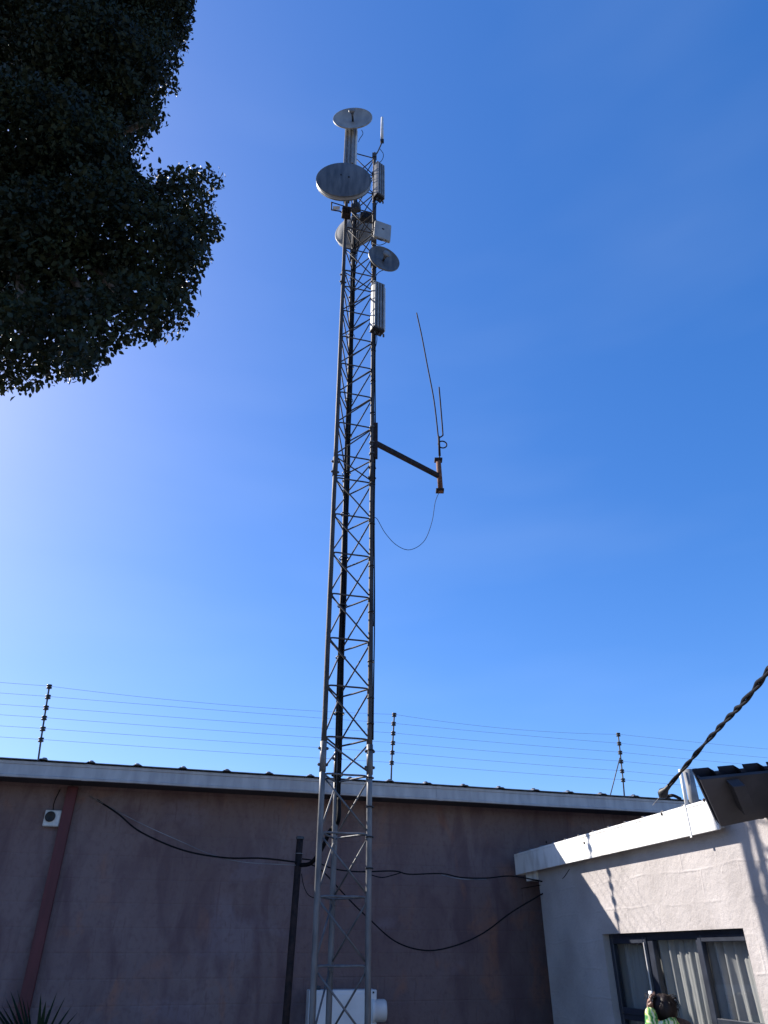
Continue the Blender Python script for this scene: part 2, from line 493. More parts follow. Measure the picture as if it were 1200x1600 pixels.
# ------------------------------------------------------------------ ground
m_ground = mat('yard_ground', (0.07, 0.06, 0.05), (0.12, 0.10, 0.085), 0.8, 0.95, 0, 0.5, 12)
g = MB()
g.add([(-600, -600, 0), (600, -600, 0), (600, 600, 0), (-600, 600, 0)], [(0, 1, 2, 3)])
tag(g.build('ground', m_ground), 'bare earth yard under the mast', kind='structure')
g = MB()
g.add([(-5, -3, .004), (5, -3, .004), (5, 4.6, .004), (-5, 4.6, .004)], [(0, 1, 2, 3)])
tag(g.build('pavement', M['concrete']), 'concrete apron in front of the mast', kind='structure')

# ------------------------------------------------------------------ back building (shaded wall)
AZ = math.radians(73.4)
BD = Vector((math.sin(AZ), math.cos(AZ), 0))          # along the eave, to the right
BN = Vector((-BD.y, BD.x, 0))                         # away from the camera
BP = Vector((0, 7.9, 0))                              # a point under the gutter face
EAVE = 3.543
def bpt(s, d, z): return BP + BD * s + BN * d + Vector((0, 0, z))
S0, S1 = -9.0, 9.0
bld = empty('long_outbuilding', bpt(0, .24, 0), 'long low building with stained plaster wall and grey gutter, behind the mast', 'building')
WALL_D = 0.42
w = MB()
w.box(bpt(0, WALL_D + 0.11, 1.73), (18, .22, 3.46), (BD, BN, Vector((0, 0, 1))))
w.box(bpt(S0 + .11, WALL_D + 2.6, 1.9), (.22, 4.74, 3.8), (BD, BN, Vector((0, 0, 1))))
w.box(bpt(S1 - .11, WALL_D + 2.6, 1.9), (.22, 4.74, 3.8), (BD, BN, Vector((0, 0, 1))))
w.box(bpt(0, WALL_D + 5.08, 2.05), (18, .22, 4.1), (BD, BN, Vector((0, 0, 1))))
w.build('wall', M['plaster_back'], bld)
# gutter profile swept along the eave (d, z)
GB = 3.393
prof = [(0, GB), (-.012, GB + .002), (-.016, GB + .020), (-.004, GB + .027), (-.004, EAVE - .034), (-.012, EAVE - .03), (-.014, EAVE - .006), (-.004, EAVE), (.012, EAVE), (.012, GB + .02), (.012, GB)]
def sweep(profile, s0, s1, n, mb, jit=0.0):
    rows = []
    for i in range(n + 1):
        s = s0 + (s1 - s0) * i / n
        dz = jit * math.sin(i * 1.7) 
        rows.append([bpt(s, d, z + dz) for d, z in profile])
    m = len(profile); vs = [v for r in rows for v in r]; fs = []
    for i in range(n):
        for k in range(m):
            j = (k + 1) % m
            fs.append((i * m + k, (i + 1) * m + k, (i + 1) * m + j, i * m + j))
    fs.append(tuple(range(m - 1, -1, -1))); fs.append(tuple(n * m + k for k in range(m)))
    mb.add(vs, fs)
cuts = [S0, -6.6, -2.98, 0.62, 4.22, S1]
for a, b in zip(cuts[:-1], cuts[1:]):
    gm = MB(); sweep(prof, a + .002, b - .002, 8, gm, .0015)
    gm.build('gutter', M['fascia_grey'], bld)
for c in cuts[1:-1]:
    gm = MB(); sweep([(d - .004, z + (.003 if z > 3.45 else -.003)) for d, z in prof[:8]] + [(.0, EAVE + .003), (.0, GB - .003)], c - .03, c + .03, 1, gm)
    gm.build('gutter_joint', M['fascia_grey'], bld)
sf = MB()
sf.box(bpt(0, .215, GB + .035), (18, .403, .012), (BD, BN, Vector((0, 0, 1))))
sf.build('soffit', M['soffit'], bld)
# roof sheeting: trapezoid ribs every 430 mm, screws on the ribs
RIB0 = (onp(285, 1205, BP, np.array(BN)) - BP).dot(BD)
k0 = math.floor((S0 + .3 - RIB0) / .43)
ribs = [RIB0 + .43 * k for k in range(k0 + 1, k0 + 41) if RIB0 + .43 * k < S1 - .1]
prof = []
for r_ in ribs:
    prof += [(r_ - .045, 0), (r_ - .025, .012), (r_ + .025, .012), (r_ + .045, 0)]
prof = [(S0 - .1, 0)] + prof + [(S1 + .1, 0)]
ro = MB(); rows = []
for d, z in ((-.045, EAVE + .004), (5.5, EAVE + .70)):
    for th in (0, .006):
        rows.append([bpt(s, d, z + h + th) for s, h in prof])
m_ = len(prof); vs = [v for r in rows for v in r]; fs = []
for k in range(m_ - 1):
    fs += [(k, 2 * m_ + k, 2 * m_ + k + 1, k + 1), (m_ + k, m_ + k + 1, 3 * m_ + k + 1, 3 * m_ + k), (k, k + 1, m_ + k + 1, m_ + k), (2 * m_ + k, 3 * m_ + k, 3 * m_ + k + 1, 2 * m_ + k + 1)]
ro.add(vs, fs)
roof = ro.build('roof', M['roof_sheet'], bld)
for r_ in ribs:
    b_ = MB(); c = bpt(r_ + rng.uniform(-.01, .01), .02, EAVE + .020)
    b_.lathe(c, (0, 0, 1), [(.0, .024), (.018, .021), (.028, .010), (.031, 0), (.031, -.006)], 12)
    b_.build('roof_screw', M['galv_dark'], roof)
# steel column painted red oxide on the wall face
ct = onp(113, 1235, bpt(0, WALL_D - .05, 0), np.array(BN)); cs = (ct - BP).dot(BD)
cm = MB()
for dd, wd_, th in ((-.06, .098, .012), (-.006, .098, .012)):
    cm.bbox(bpt(cs, WALL_D + dd - .006, 1.70), (wd_, th, 3.40), (BD, BN, Vector((0, 0, 1))), .002)
cm.bbox(bpt(cs, WALL_D - .035, 1.70), (.012, .045, 3.40), (BD, BN, Vector((0, 0, 1))), .001)
cm.build('steel_column', M['red_oxide'], bld, 'red oxide painted steel column')

# ------------------------------------------------------------------ siren box on the wall
sp = onp(82, 1279, bpt(0, WALL_D - .03, 0), np.array(BN))
si = empty('alarm_siren', sp, 'small square white box with round black horn, high on the wall by the red column', 'alarm siren')
s_ = MB(); s_.bbox(sp, (.15, .06, .145), (BD, BN, Vector((0, 0, 1))), .008); s_.build('housing', M['ceramic'], si)
s_ = MB(); s_.lathe(sp - BN * .03 + BD * -.02 + Vector((0, 0, .012)), -BN, [(.045, -.002), (.047, .012), (.036, .014), (.02, .004), (.0, .003)], 24); s_.build('horn', M['black_plastic'], si)
s_ = MB(); s_.tube(catmull([sp + Vector((0, 0, .06)) - BD * .01, sp + Vector((-.02, 0, .15)), sp + Vector((0, .02, .27))]), .005, 6); s_.build('lead', M['black'], si)

# ------------------------------------------------------------------ electric fence over the eave
ins = [[(77, 1073), (75, 1089), (72, 1106), (69, 1122), (67, 1139), (64, 1156)],
       [(616, 1117), (615, 1131), (614.5, 1146), (614, 1161), (613, 1176), (612, 1192)],
       [(966, 1148), (967.5, 1162), (969, 1176), (970.5, 1190), (972, 1205), (973.5, 1219)]]
FD = .06
FP = bpt(0, FD, 0)
foot = [bpt((onp(60, 1188, FP, np.array(BN)) - BP).dot(BD), FD, EAVE + .006), bpt((onp(611, 1224, FP, np.array(BN)) - BP).dot(BD), FD, EAVE + .006), bpt((onp(976, 1248, FP, np.array(BN)) - BP).dot(BD), FD, EAVE + .006)]
fence = empty('electric_fence', foot[1], 'six strand electric fence on thin posts with black insulators along the eave', 'fence')
ip = [[onp(x, y, FP, np.array(BN)) for x, y in row] for row in ins]
for i, row in enumerate(ip):
    p = MB(); top = row[0] + (row[0] - row[1]).normalized() * .012
    p.tube([foot[i], row[5], row[0], top], .009, 8)
    p.box(foot[i] + Vector((0, 0, .004)), (.07, .05, .008), (BD, BN, Vector((0, 0, 1))))
    po = p.build('post', M['galv_dark'], fence)
    for q in row:
        a = (row[0] - row[5]).normalized()
        m_i = MB(); m_i.lathe(q, a, [(.010, -.02), (.026, -.018), (.026, -.006), (.016, -.004), (.016, .004), (.026, .006), (.026, .018), (.010, .02)], 12)
        m_i.build('insulator', M['insul'], po)
br = MB(); br.tube([onp(968.5, 1184, FP, np.array(BN)), bpt((onp(953, 1246, FP, np.array(BN)) - BP).dot(BD) , FD + .0, EAVE + .006)], .006, 6)
br.build('brace_rod', M['galv_dark'], fence)
for k in range(6):
    a, b, c = ip[0][k], ip[1][k], ip[2][k]
    l = a - (b - a).normalized() * 5.0; r_ = c + (c - b).normalized() * 5.0
    pts = []
    chain = [l, a, b, c, r_]
    for i in range(4):
        sag = [.01, .045 if k == 0 else .006, .05 if k == 0 else .008, .02][i]
        for j in range(16):
            t = j / 16
            pts.append(chain[i].lerp(chain[i + 1], t) - Vector((0, 0, sag * 4 * t * (1 - t))) - BN * .02)
    pts.append(r_)
    wm = MB(); wm.tube(pts, .0015, 5); wm.build('wire', M['wire'], fence)

# ------------------------------------------------------------------ lattice mast
TS = 1.065                                            # mast sections of about 3.2 m
def am(px, py, Y): return at(px, py, Y * TS)
def zz_(z): return EYE + (z - EYE) * TS
legL, legR, legM = Vector((-.503, 6.05, 0)) * TS, Vector((-.116, 6.16, 0)) * TS, Vector((-.410, 6.42, 0)) * TS
lean = Vector((-.0027, 0, 0))
def LP(leg, z): return leg + lean * (z - 1.56) + Vector((0, 0, z))
mast = empty('lattice_mast', (legL + legR + legM) / 3, 'tall triangular galvanised steel lattice mast standing before the stained wall', 'mast')
joints = [zz_(z) for z in (0.42, 3.39, 6.36, 9.33, 12.30)]
bs = MB(); bs.box(((legL + legR + legM) / 3) + Vector((0, 0, .12)), (1, 1, .24)); bs.build('concrete_footing', M['concrete'], mast)
for si_ in range(4):
    z0, z1 = joints[si_], joints[si_ + 1]
    gm_ = M['galv'] if si_ == 0 else M['galv_upper']  # sections above the lowest get a darker brown steel
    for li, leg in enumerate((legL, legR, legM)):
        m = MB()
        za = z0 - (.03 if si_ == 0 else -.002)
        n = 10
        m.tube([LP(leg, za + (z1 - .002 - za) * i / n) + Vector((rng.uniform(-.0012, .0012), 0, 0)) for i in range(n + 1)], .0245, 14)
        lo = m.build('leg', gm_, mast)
        if si_ < 3:
            m = MB()                                     # sleeve joint with through bolts
            m.tube([LP(leg, z1 - .13), LP(leg, z1 + .13)], .0295, 14)
            m.build('sleeve', gm_, lo)
            for dz in (-.07, .07):
                for (dx, dy) in ((1, .25),):
                    m = MB(); v = Vector((dx, dy, 0)).normalized(); c = LP(leg, z1 + dz)
                    m.tube([c - v * .048, c + v * .048], .007, 8); m.tube([c - v * .043, c - v * .03], .014, 6, False); m.tube([c + v * .03, c + v * .043], .014, 6, False)
                    m.build('bolt', M['galv_dark'], lo)
    def bent(a, b, za, zb, r=.0088):
        """rod from leg a to leg b, its ends bent up or down along the leg and welded"""
        A, B = LP(a, za), LP(b, zb)
        hA = (LP(b, za) - A); hA.z = 0; hA.normalize()
        e = .024
        A2, B2 = A + hA * e, B - hA * e
        s = 1 if zb > za else -1
        return A2, B2, r
    for k in range(7):
        zr = z0 + (.165 + k * .445) * TS
        for (a, b) in ((legL, legR), (legL, legM), (legM, legR)):
            A, B, r_ = bent(a, b, zr, zr)
            h = (B - A).normalized(); m = MB()
            m.tube(catmull([A + Vector((0, 0, -.05)), A + Vector((0, 0, -.02)) + h * .001, A + h * .02, A.lerp(B, .5) + Vector((0, 0, rng.uniform(-.002, .002))), B - h * .02, B + Vector((0, 0, -.02)) - h * .001, B + Vector((0, 0, -.045))], 4), r_, 7)
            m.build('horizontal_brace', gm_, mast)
        zt, zb = zr - .03, zr - .415
        if k == 0:
            continue
        zt, zb = zr - .04, zr - .445 * TS + .03
        top_first = {'A': ((legL, legR), (legR, legM), (legM, legL)), 'B': ((legR, legL), (legR, legM), (legL, legM))}['B' if si_ == 2 else 'A']
        for a, b in top_first:                           # a at top, b at the bottom
            A, B, r_ = bent(a, b, zt, zb)
            m = MB(); h = (B - A).normalized()
            m.tube([A, A.lerp(B, .5) + Vector((rng.uniform(-.003, .003), 0, 0)), B], .0082, 7)
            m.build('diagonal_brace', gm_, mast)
    if si_ < 3:
        zr = joints[si_ + 1]
        for a, b in top_first if si_ != 2 else ((legL, legR), (legR, legM), (legM, legL)):
            A, B, r_ = bent(a, b, zr + .13, zr - .10)
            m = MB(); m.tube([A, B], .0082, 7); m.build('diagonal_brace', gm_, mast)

# cable runs strapped to the legs
def cable(name, pts, r, label, cat='cable', m='black', group=None, n=7, k=8):
    c = MB(); c.tube(catmull(pts, k), r, n)
    o = c.build(name, M[m]); return tag(o, label, cat, group)
def Mleg(z, dx, dy): return LP(legM, z) + Vector((dx, dy, 0))
run = empty('cable_run', Mleg(2.6, 0, 0), 'thick bundle of black cables strapped up the rear leg of the mast', 'cable bundle')
for i, (dx, dy, zt, r_) in enumerate(((.03, -.008, 12.0, .010), (.014, -.032, 10.9, .009), (-.012, -.03, 10.2, .008), (.032, .012, 9.2, .008), (.026, -.026, 7.2, .008))):
    pts = [Mleg(z, dx + .006 * math.sin(z * 2.1 + i), dy + .005 * math.cos(z * 1.7 + i * 2)) for z in np.arange(3.1 + .08 * i, zz_(zt), .3)]
    c = MB(); c.tube(catmull(pts, 3), r_, 7); c.build('coax_cable', M['black'], run)
for z in np.arange(3.4, 12.8, .57):
    c = MB(); c.lathe(Mleg(z, .006, -.008), (0, 0, 1), [(.052, -.008), (.055, 0), (.052, .008), (.049, .008), (.049, -.008)], 14, close=True); c.build('strap', M['black_plastic'], run)
run2 = empty('cable_run', LP(legR, 2.9), 'pair of thin dark cables tied along the right front leg of the mast', 'cable bundle')
for i, (dx, dy, z0, z1) in enumerate(((.029, .004, 4.6, 11.2), (.033, -.014, 3.55, 9.4))):
    pts = [LP(legR, z) + Vector((dx + .004 * math.sin(z * 2.7 + i), dy, 0)) for z in np.arange(zz_(z0), zz_(z1), .3)]
    c = MB(); c.tube(catmull(pts, 3), .0065, 6); c.build('coax_cable', M['black'], run2)
for z in list(np.arange(2.6, 4.1, .24)) + list(np.arange(4.4, 12, .52)):
    c = MB(); c.lathe(LP(legR, z) + Vector((.004, 0, 0)), (0, 0, 1), [(.034, -.006), (.036, 0), (.034, .006), (.031, .006), (.031, -.006)], 14, close=True); c.build('strap', M['black_plastic'], run2)

# ------------------------------------------------------------------ antennas on the mast
def dish(name, c, n, R, depth, mats, label, feed=True, tilt_leg=None, rim=.012, shroud=0.0, cover=False, dome=.03):
    """parabolic reflector, face centre c, facing n"""
    c = Vector(c); n = Vector(n).normalized(); t = empty(name, c, label, 'dish antenna')
    x, y, z = fr(n)
    pr = []; K = 10
    for i in range(K + 1):                                # inner face, centre to rim
        r = R * i / K; pr.append((max(r, .0005), -depth + depth * (r / R) ** 2))
    pr += [(R + .004, .004), (R + rim, .0), (R + rim, -.018)]
    for i in range(K, -1, -1):
        r = R * i / K; pr.append((max(r, .0005), -depth - .008 + depth * (r / R) ** 2 - .004))
    m = MB(); m.lathe(c, n, pr, 48, close=True); refl = m.build('reflector', mats[0], t)
    if shroud:
        m = MB(); m.lathe(c, n, [(R + .002, -.02), (R + .002, shroud), (R + .012, shroud), (R + .012, -.02)], 48, close=True); m.build('shroud', mats[1], t)
    if cover:
        m = MB(); m.lathe(c, n, [(max(R * q_, .0005), shroud + .006 + (dome - .006) * (1 - q_ ** 2)) for q_ in np.linspace(0, 1, 9)] + [ (R + .016, shroud + .004), (R + .016, shroud - .012), (R, shroud - .014)], 48); m.build('radome', mats[0], t)
        for a in ((.25, 2.1) if dome < .05 else ()):
            m = MB(); m.lathe(c + (x * math.cos(a) + y * math.sin(a)) * R * .2, n, [(.0, shroud + .040), (.012, shroud + .038), (.012, shroud + .02)], 10); m.build('drain_plug', M['black_plastic'], t)
    if feed:
        f0 = c - n * depth; f1 = c + n * R * .36
        m = MB()
        m.tube([f0, f1], .016, 8)
        fe = m.build('feed_arm', M['galv_dark'], t)
        m = MB(); m.lathe(f1, n, [(.0, .02), (.05, .018), (.058, .0), (.03, -.03), (.02, -.07)], 20); m.build('feed_horn', M['antenna_metal'], fe)
    b0 = c - n * (depth + .012)
    m = MB(); m.lathe(b0, -n, [(.0, .0), (.075, 0), (.075, .03), (.03, .045), (.03, .12), (.0, .12)], 20); bk = m.build('back_hub', M['galv_dark'], t)
    if tilt_leg is not None:
        leg, z_ = tilt_leg
        P = LP(leg, z_)
        m = MB(); m.tube([b0 - n * .1, P], .018, 8)
        m.box(P, (.09, .09, .05)); m.box(P + Vector((0, 0, .12)), (.085, .085, .03)); m.tube([b0 - n * .08, P + Vector((0, 0, .12))], .01, 6)
        m.build('mount_bracket', M['galv_dark'], t)
    return t, (x, y, z)

# top dish
c1 = am(551, 184, 5.83)
dish('dish_antenna', c1, (-.04, -1, .03), 0.305, .055, (M['dish'], M['dish']), 'round pale dish antenna with a centre feed, topmost on the mast', True, (legL, zz_(12.22)))
c2 = am(537, 286, 5.70)
dish('dish_antenna', c2, (.04, -1, -.02), 0.380, .07, (M['dish_grey'], M['dish']), 'largest grey dish antenna with flat covered face, just below the topmost dish', False, (legL, zz_(10.98)), shroud=.055, cover=True)  # shroud in paler paint: the sunlit rim put into its colour
c3 = am(558, 362, 6.78)
dish('dish_antenna', c3, (-.36, -1, -.02), .345, .09, (M['dish'], M['dish']), 'pale domed dish antenna seen through the mast bars behind the legs', False, (legM, zz_(10.2)), shroud=.06, cover=True, dome=.13)
c4 = am(600.5, 403.5, 5.98)
dish('dish_antenna', c4, (.42, -1, -.02), 0.219, .04, (M['dish_grey'], M['dish_grey']), 'small grey dish antenna tilted on the right side of the mast, with a feed stub', True, (legR, zz_(9.75)))

# sector panels
def sector(name, ptop, pbot, w, d, yaw, label, leg, mats, fins=4, cat='panel antenna'):
    pt, pb = Vector(ptop), Vector(pbot)
    c = (pt + pb) / 2; H = (pt - pb).length; Z = (pt - pb).normalized()
    t = empty(name, pb, label, cat)
    face = Vector((math.sin(yaw), -math.cos(yaw), 0)); face = (face - Z * face.dot(Z)).normalized(); X = face.cross(Z).normalized()
    m = MB(); m.bbox(c, (w, d, H), (X, face, Z), .01); body = m.build('housing', mats[0], t)
    for i in range(fins):
        xx = -w / 2 + w * (i + .5) / fins
        m = MB(); m.bbox(c + X * xx + face * (d / 2 + .012), (w / fins * .62, .028, H * .985), (X, face, Z), .006); m.build('ridge', mats[1], t)
    for zz in (-.5, .5):
        m = MB(); m.bbox(c + Z * (H * zz + (.008 if zz > 0 else -.008)), (w * 1.04, d * 1.25, .018), (X, face, Z), .004); m.build('end_cap', M['black_plastic'] if zz < 0 else mats[1], t)
    for q in (-.3, -.1, .1):
        m = MB(); m.tube([pb - Z * .02 + X * q * w * 2, pb - Z * .06 + X * q * w * 2], .012, 8); m.build('connector', M['galv_dark'], t)
    for zz in (-.32, .32):
        m = MB(); P = c + Z * H * zz; Q = LP(leg, P.z)
        m.tube([P - face * d * .4, Q], .013, 8); m.box(Q, (.075, .075, .045))
        m.build('clamp', M['galv_dark'], t)
    # pale edge strip: the sunlit side face put into its colour
    m = MB(); m.bbox(c - X * (w / 2 + .014), (.022, d * .8, H * .97), (X, face, Z), .004); m.build('sunlit_edge_strip', M['radome'], t)
    return t
Yp = 6.08
a, b = am(590, 447, Yp), am(589, 517, Yp); b.x = a.x - .004
sector('panel_antenna', a, b, .16, .094, math.radians(28), 'tall ribbed panel antenna on the right leg below the small tilted dish', legR, (M['antenna_metal'], M['antenna_metal']))
a, b = am(592, 260, 6.12), am(592, 309, 6.12); b.x = a.x
sector('panel_antenna', a, b, .138, .088, math.radians(38), 'ribbed panel antenna on the right leg beside the largest dish', legR, (M['antenna_metal'], M['antenna_metal']), 4)
a, b = am(548, 203, 5.98), am(547, 262, 5.98); b.x = a.x
sector('panel_antenna', a, b, .172, .088, math.radians(-8), 'tall ribbed panel antenna on the left leg between the two upper dishes', legL, (M['antenna_metal'], M['antenna_metal']), 3)
# square flat panel
def flat_panel():
    c = am(597.5, 362, 6.02); yaw = math.radians(20)
    t = empty('flat_panel_antenna', c, 'square grey flat panel antenna with a dark centre mark on the right leg', 'panel antenna')
    Z = Vector((.05, 0, 1)).normalized(); face = Vector((math.sin(yaw), -math.cos(yaw), -.05)); face = (face - Z * face.dot(Z)).normalized(); X = face.cross(Z).normalized()
    m = MB(); m.bbox(c, (.25, .05, .365), (X, face, Z), .014); m.build('housing', M['dish'], t)
    m = MB(); m.bbox(c + face * .0245 + Z * .03, (.036, .006, .03), (X, face, Z), .002); m.build('centre_mark', M['black_plastic'], t)
    m = MB(); m.bbox(c - Z * .18 + X * .03, (.09, .03, .03), (X, face, Z), .004); m.build('cable_gland', M['galv_dark'], t)
    m = MB(); Q = LP(legR, c.z); m.tube([c - face * .02, Q], .016, 8); m.box(Q, (.08, .08, .08)); m.build('clamp', M['galv_dark'], t)
flat_panel()
# slim omni aerial at the very top of the right leg
def omni():
    base = am(593, 228, 6.16)
    t = empty('whip_aerial', base, 'short white tube aerial on a bent bracket at the top right of the mast', 'aerial')
    a, b = am(597, 219, 6.12), am(597.5, 184, 6.12); b.x = a.x
    m = MB(); m.tube([a, a.lerp(b, .5), b], [.0235, .0235, .021], 14); m.build('radome_tube', M['radome'], t)
    m = MB(); m.bbox(a - Vector((0, 0, .03)), (.06, .05, .07), None, .008); m.build('base_collar', M['black_plastic'], t)
    m = MB(); q = LP(legR, zz_(12.22))
    m.tube(catmull([a - Vector((0, 0, .06)), a - Vector((.02, 0, .14)), q + Vector((.05, 0, .12)), q], 6), .011, 8)
    m.box(q, (.07, .07, .1)); m.build('bent_bracket', M['galv_dark'], t)
omni()
# radio boxes and brackets under the large dish
def radio_unit(px, py, Y, size, label, m_, leg, yaw=0):
    c = am(px, py, Y)
    t = empty('radio_unit', c, label, 'radio unit')
    ax = (Vector((math.cos(yaw), math.sin(yaw), 0)), Vector((-math.sin(yaw), math.cos(yaw), 0)), Vector((0, 0, 1)))
    m = MB(); m.bbox(c, size, ax, .008); m.build('housing', M[m_], t)
    for i in range(4):
        m = MB(); m.box(c - ax[1] * (size[1] / 2 + .008) + ax[0] * size[0] * (-.3 + .2 * i), (.008, .018, size[2] * .8), ax); m.build('cooling_fin', M[m_], t)
    m = MB(); Q = LP(leg, c.z); m.tube([c, Q], .012, 6); m.box(Q, (.07, .07, .06)); m.build('clamp', M['galv_dark'], t)
radio_unit(541, 333, 6.0, (.13, .1, .16), 'brown grey radio box at the left leg right under the largest dish', 'dark_rust', legL, .2)
radio_unit(556, 325, 6.3, (.14, .1, .13), 'dark radio box behind the mast just under the largest dish', 'galv_dark', legM, -.2)
radio_unit(573, 340, 6.38, (.20, .1, .15), 'wide dark radio box between the rear and right legs above the drum antenna', 'black_plastic', legM, .1)
t = empty('bracket_frame', am(524, 322, 6.0), 'small square tube frame sticking out left under the largest dish', 'bracket')
m = MB(); q0 = [am(*p, 5.98) for p in ((518, 316), (518, 328), (531, 330))]
m.tube(q0 + [LP(legL, q0[2].z)], .011, 6); m.tube([q0[0], LP(legL, q0[0].z - .0)], .009, 6); m.build('frame_tube', M['dark_rust'], t)
m = MB(); m.box((q0[0] + q0[2]) / 2 + Vector((.01, .02, .0)), (.10, .012, .07)); m.build('plate', M['radome'], t)

# side arm with the tall whip antenna
def side_arm():
    A = am(586, 692, 6.16); B = am(686, 742, 6.80)
    t = empty('side_arm', LP(legR, A.z), 'dark steel arm reaching out from the right leg and carrying a rusty upright tube', 'bracket arm')
    d = (B - A); d.z = 0; L_ = d.length; d.normalize(); side = Vector((-d.y, d.x, 0)); Z = Vector((0, 0, 1))
    B = A + d * L_
    m = MB(); m.bbox(A + d * L_ / 2, (L_, .045, .06), (d, side, Z), .004); m.build('arm_tube', M['dark_rust'], t)
    pz0, pz1 = am(583, 716, 6.16).z, am(583, 662, 6.16).z
    m = MB(); m.bbox(Vector((LP(legR, A.z).x + .04, 6.16 * TS, (pz0 + pz1) / 2)), (.05, .05, pz1 - pz0), None, .004); m.build('mounting_plate', M['dark_rust'], t)
    for z in (pz0 + .06, A.z, pz1 - .06):
        m = MB(); m.lathe(LP(legR, z), Z, [(.034, -.012), (.037, 0), (.034, .012), (.027, .012), (.027, -.012)], 14, close=True); m.build('u_bolt', M['galv_dark'], t)
    top = B.z + .27; bot = B.z - .24
    m = MB(); m.tube([Vector((B.x + .01, B.y, bot)), Vector((B.x + .0, B.y, top))], .032, 12)
    m.build('upright_tube', M['rust'], t, 'rusty upright tube')
    for z in (bot + .02, top - .02):
        m = MB(); m.bbox(Vector((B.x, B.y, z)), (.10, .085, .03), None, .004); m.build('end_clamp', M['dark_rust'], t)
    # antenna
    Y = B.y
    w = empty('whip_antenna', Vector((B.x, Y, top - .2)), 'long thin bent whip antenna with short second rod and wire loop at its foot', 'antenna')
    base = Vector((B.x + .012, Y, top - .15))
    m = MB(); pts = [base, at(686.5, 700, Y), at(684.5, 680, Y), at(678, 625, Y), at(667.5, 570, Y), at(659, 525, Y), at(651, 489, Y)]
    m.tube(catmull(pts, 5), [.013] * 6 + [.010] * 5 + [.0085] * 20, 8) if False else m.tube(catmull(pts, 5), .009, 8)
    m.build('long_rod', M['dark_rust'], w)
    m = MB(); pts = [at(685, 685, Y), at(688, 683, Y), at(691.5, 680.5, Y), at(691.8, 676, Y), at(689, 640, Y), at(686, 605, Y)]
    m.tube(catmull(pts, 5), .0095, 8); m.build('short_rod', M['dark_rust'], w)
    m = MB(); c = at(691.5, 694, Y); R = .055
    pts = [c + Vector((-math.cos(a) * R, 0.012 * math.sin(a * .5), math.sin(a) * R)) for a in np.linspace(-.6, 2 * math.pi - .9, 22)]
    pts = [at(687, 700, Y)] + pts
    m.tube(pts, .009, 8); m.build('matching_loop', M['dark_rust'], w)
    m = MB(); m.tube([at(687, 712, Y), at(685.5, 682, Y)], .015, 10); m.build('base_tube', M['dark_rust'], w)
    # feeder cable
    E = LP(legR, am(583, 808, 6.16).z) + Vector((.03, 0, 0))
    pts = [Vector((B.x - .01, Y, bot)), am(680, 785, 6.78), am(675, 815, 6.7), am(663, 845, 6.6), am(641, 859, 6.45), am(620, 852, 6.35), am(602, 833, 6.25), am(590, 812, 6.2), E]
    cable('feeder_cable', pts, .0035, 'thin black cable looping from the arm end back to the mast leg', 'cable')
side_arm()
# loose leads near the panels
cable('jumper_cable', [am(588, 521, 6.15), am(589, 530, 6.13), am(587, 541, 6.13), am(583, 546, 6.16)], .005, 'short black lead curling from the foot of the tall ribbed panel on the right leg')
cable('jumper_cable', [am(565, 203, 5.95), am(567, 209, 5.93), am(562, 217, 5.93), am(560, 222, 5.98)], .005, 'short black lead hanging behind the topmost dish')
cable('jumper_cable', [am(583, 380, 6.1), am(593, 383, 6.05), am(603, 379, 6.02), am(602, 374, 6.02)], .005, 'short black lead under the square flat panel')

for i_, (pts_, r__) in enumerate((
    ([am(539, 320, 6.2), am(545, 327, 6.1), am(553, 332, 6.15), am(560, 345, 6.4), Mleg(zz_(9.9), .02, -.04)], .006),
    ([am(572, 345, 6.3), am(567, 356, 6.25), am(561, 372, 6.35), Mleg(zz_(9.6), .03, -.03)], .006),
    ([am(590, 316, 6.12), am(585, 326, 6.1), am(583, 338, 6.12), am(585, 352, 6.16)], .006),
    ([am(603, 421, 6.02), am(594, 424, 6.05), am(588, 430, 6.1), am(586, 437, 6.14)], .005),
    ([am(546, 265, 6.0), am(541, 272, 6.1), am(548, 283, 6.3), am(556, 300, 6.4)], .006),
    ([am(594, 233, 6.14), am(599, 241, 6.1), am(597, 250, 6.12), am(590, 256, 6.14)], .005))):
    cable('jumper_cable', pts_, r__, ('black lead looping under the largest dish to the rear mast leg', 'black lead curving down from the wide radio box past the domed dish',
        'short lead between the upper right panel antenna and the square flat panel', 'short lead below the small tilted dish on the right leg',
        'black lead behind the largest dish from the upper left panel antenna', 'short lead under the slim aerial at the top right leg')[i_])

# ------------------------------------------------------------------ pole and wall cables
pt = at(469, 1308, 7.72); pb_ = at(447, 1590, 7.72); sl = (pt - pb_) / (pt.z - pb_.z); pf = pb_ - sl * pb_.z
pole = empty('steel_pole', pf, 'dark leaning steel pole standing by the wall left of the mast', 'pole')
m = MB(); m.tube([pf, pt], .033, 14); m.build('pole_tube', M['dark_rust'], pole)
m = MB(); m.lathe(pt, (0, 0, 1), [(.0, .006), (.036, .005), (.041, 0), (.041, -.02)], 14); m.build('pole_cap', M['galv_dark'], pole)
m = MB(); c = at(467, 1334, 7.72); m.lathe(c, sl, [(.041, -.004), (.042, 0), (.041, .004), (.039, .004), (.039, -.004)], 14, close=True); m.build('wire_tie', M['wire'], pole)
cable('overhead_cable', [onp(152, 1250, bpt(0, WALL_D - .03, 0), np.array(BN)), at(185, 1272, 7.28), at(220, 1300, 7.3), at(285, 1328, 7.4), at(350, 1340, 7.5), at(410, 1341, 7.6), at(463, 1347, 7.68)], .008, 'thick black cable sagging across the wall to the leaning pole, left side')
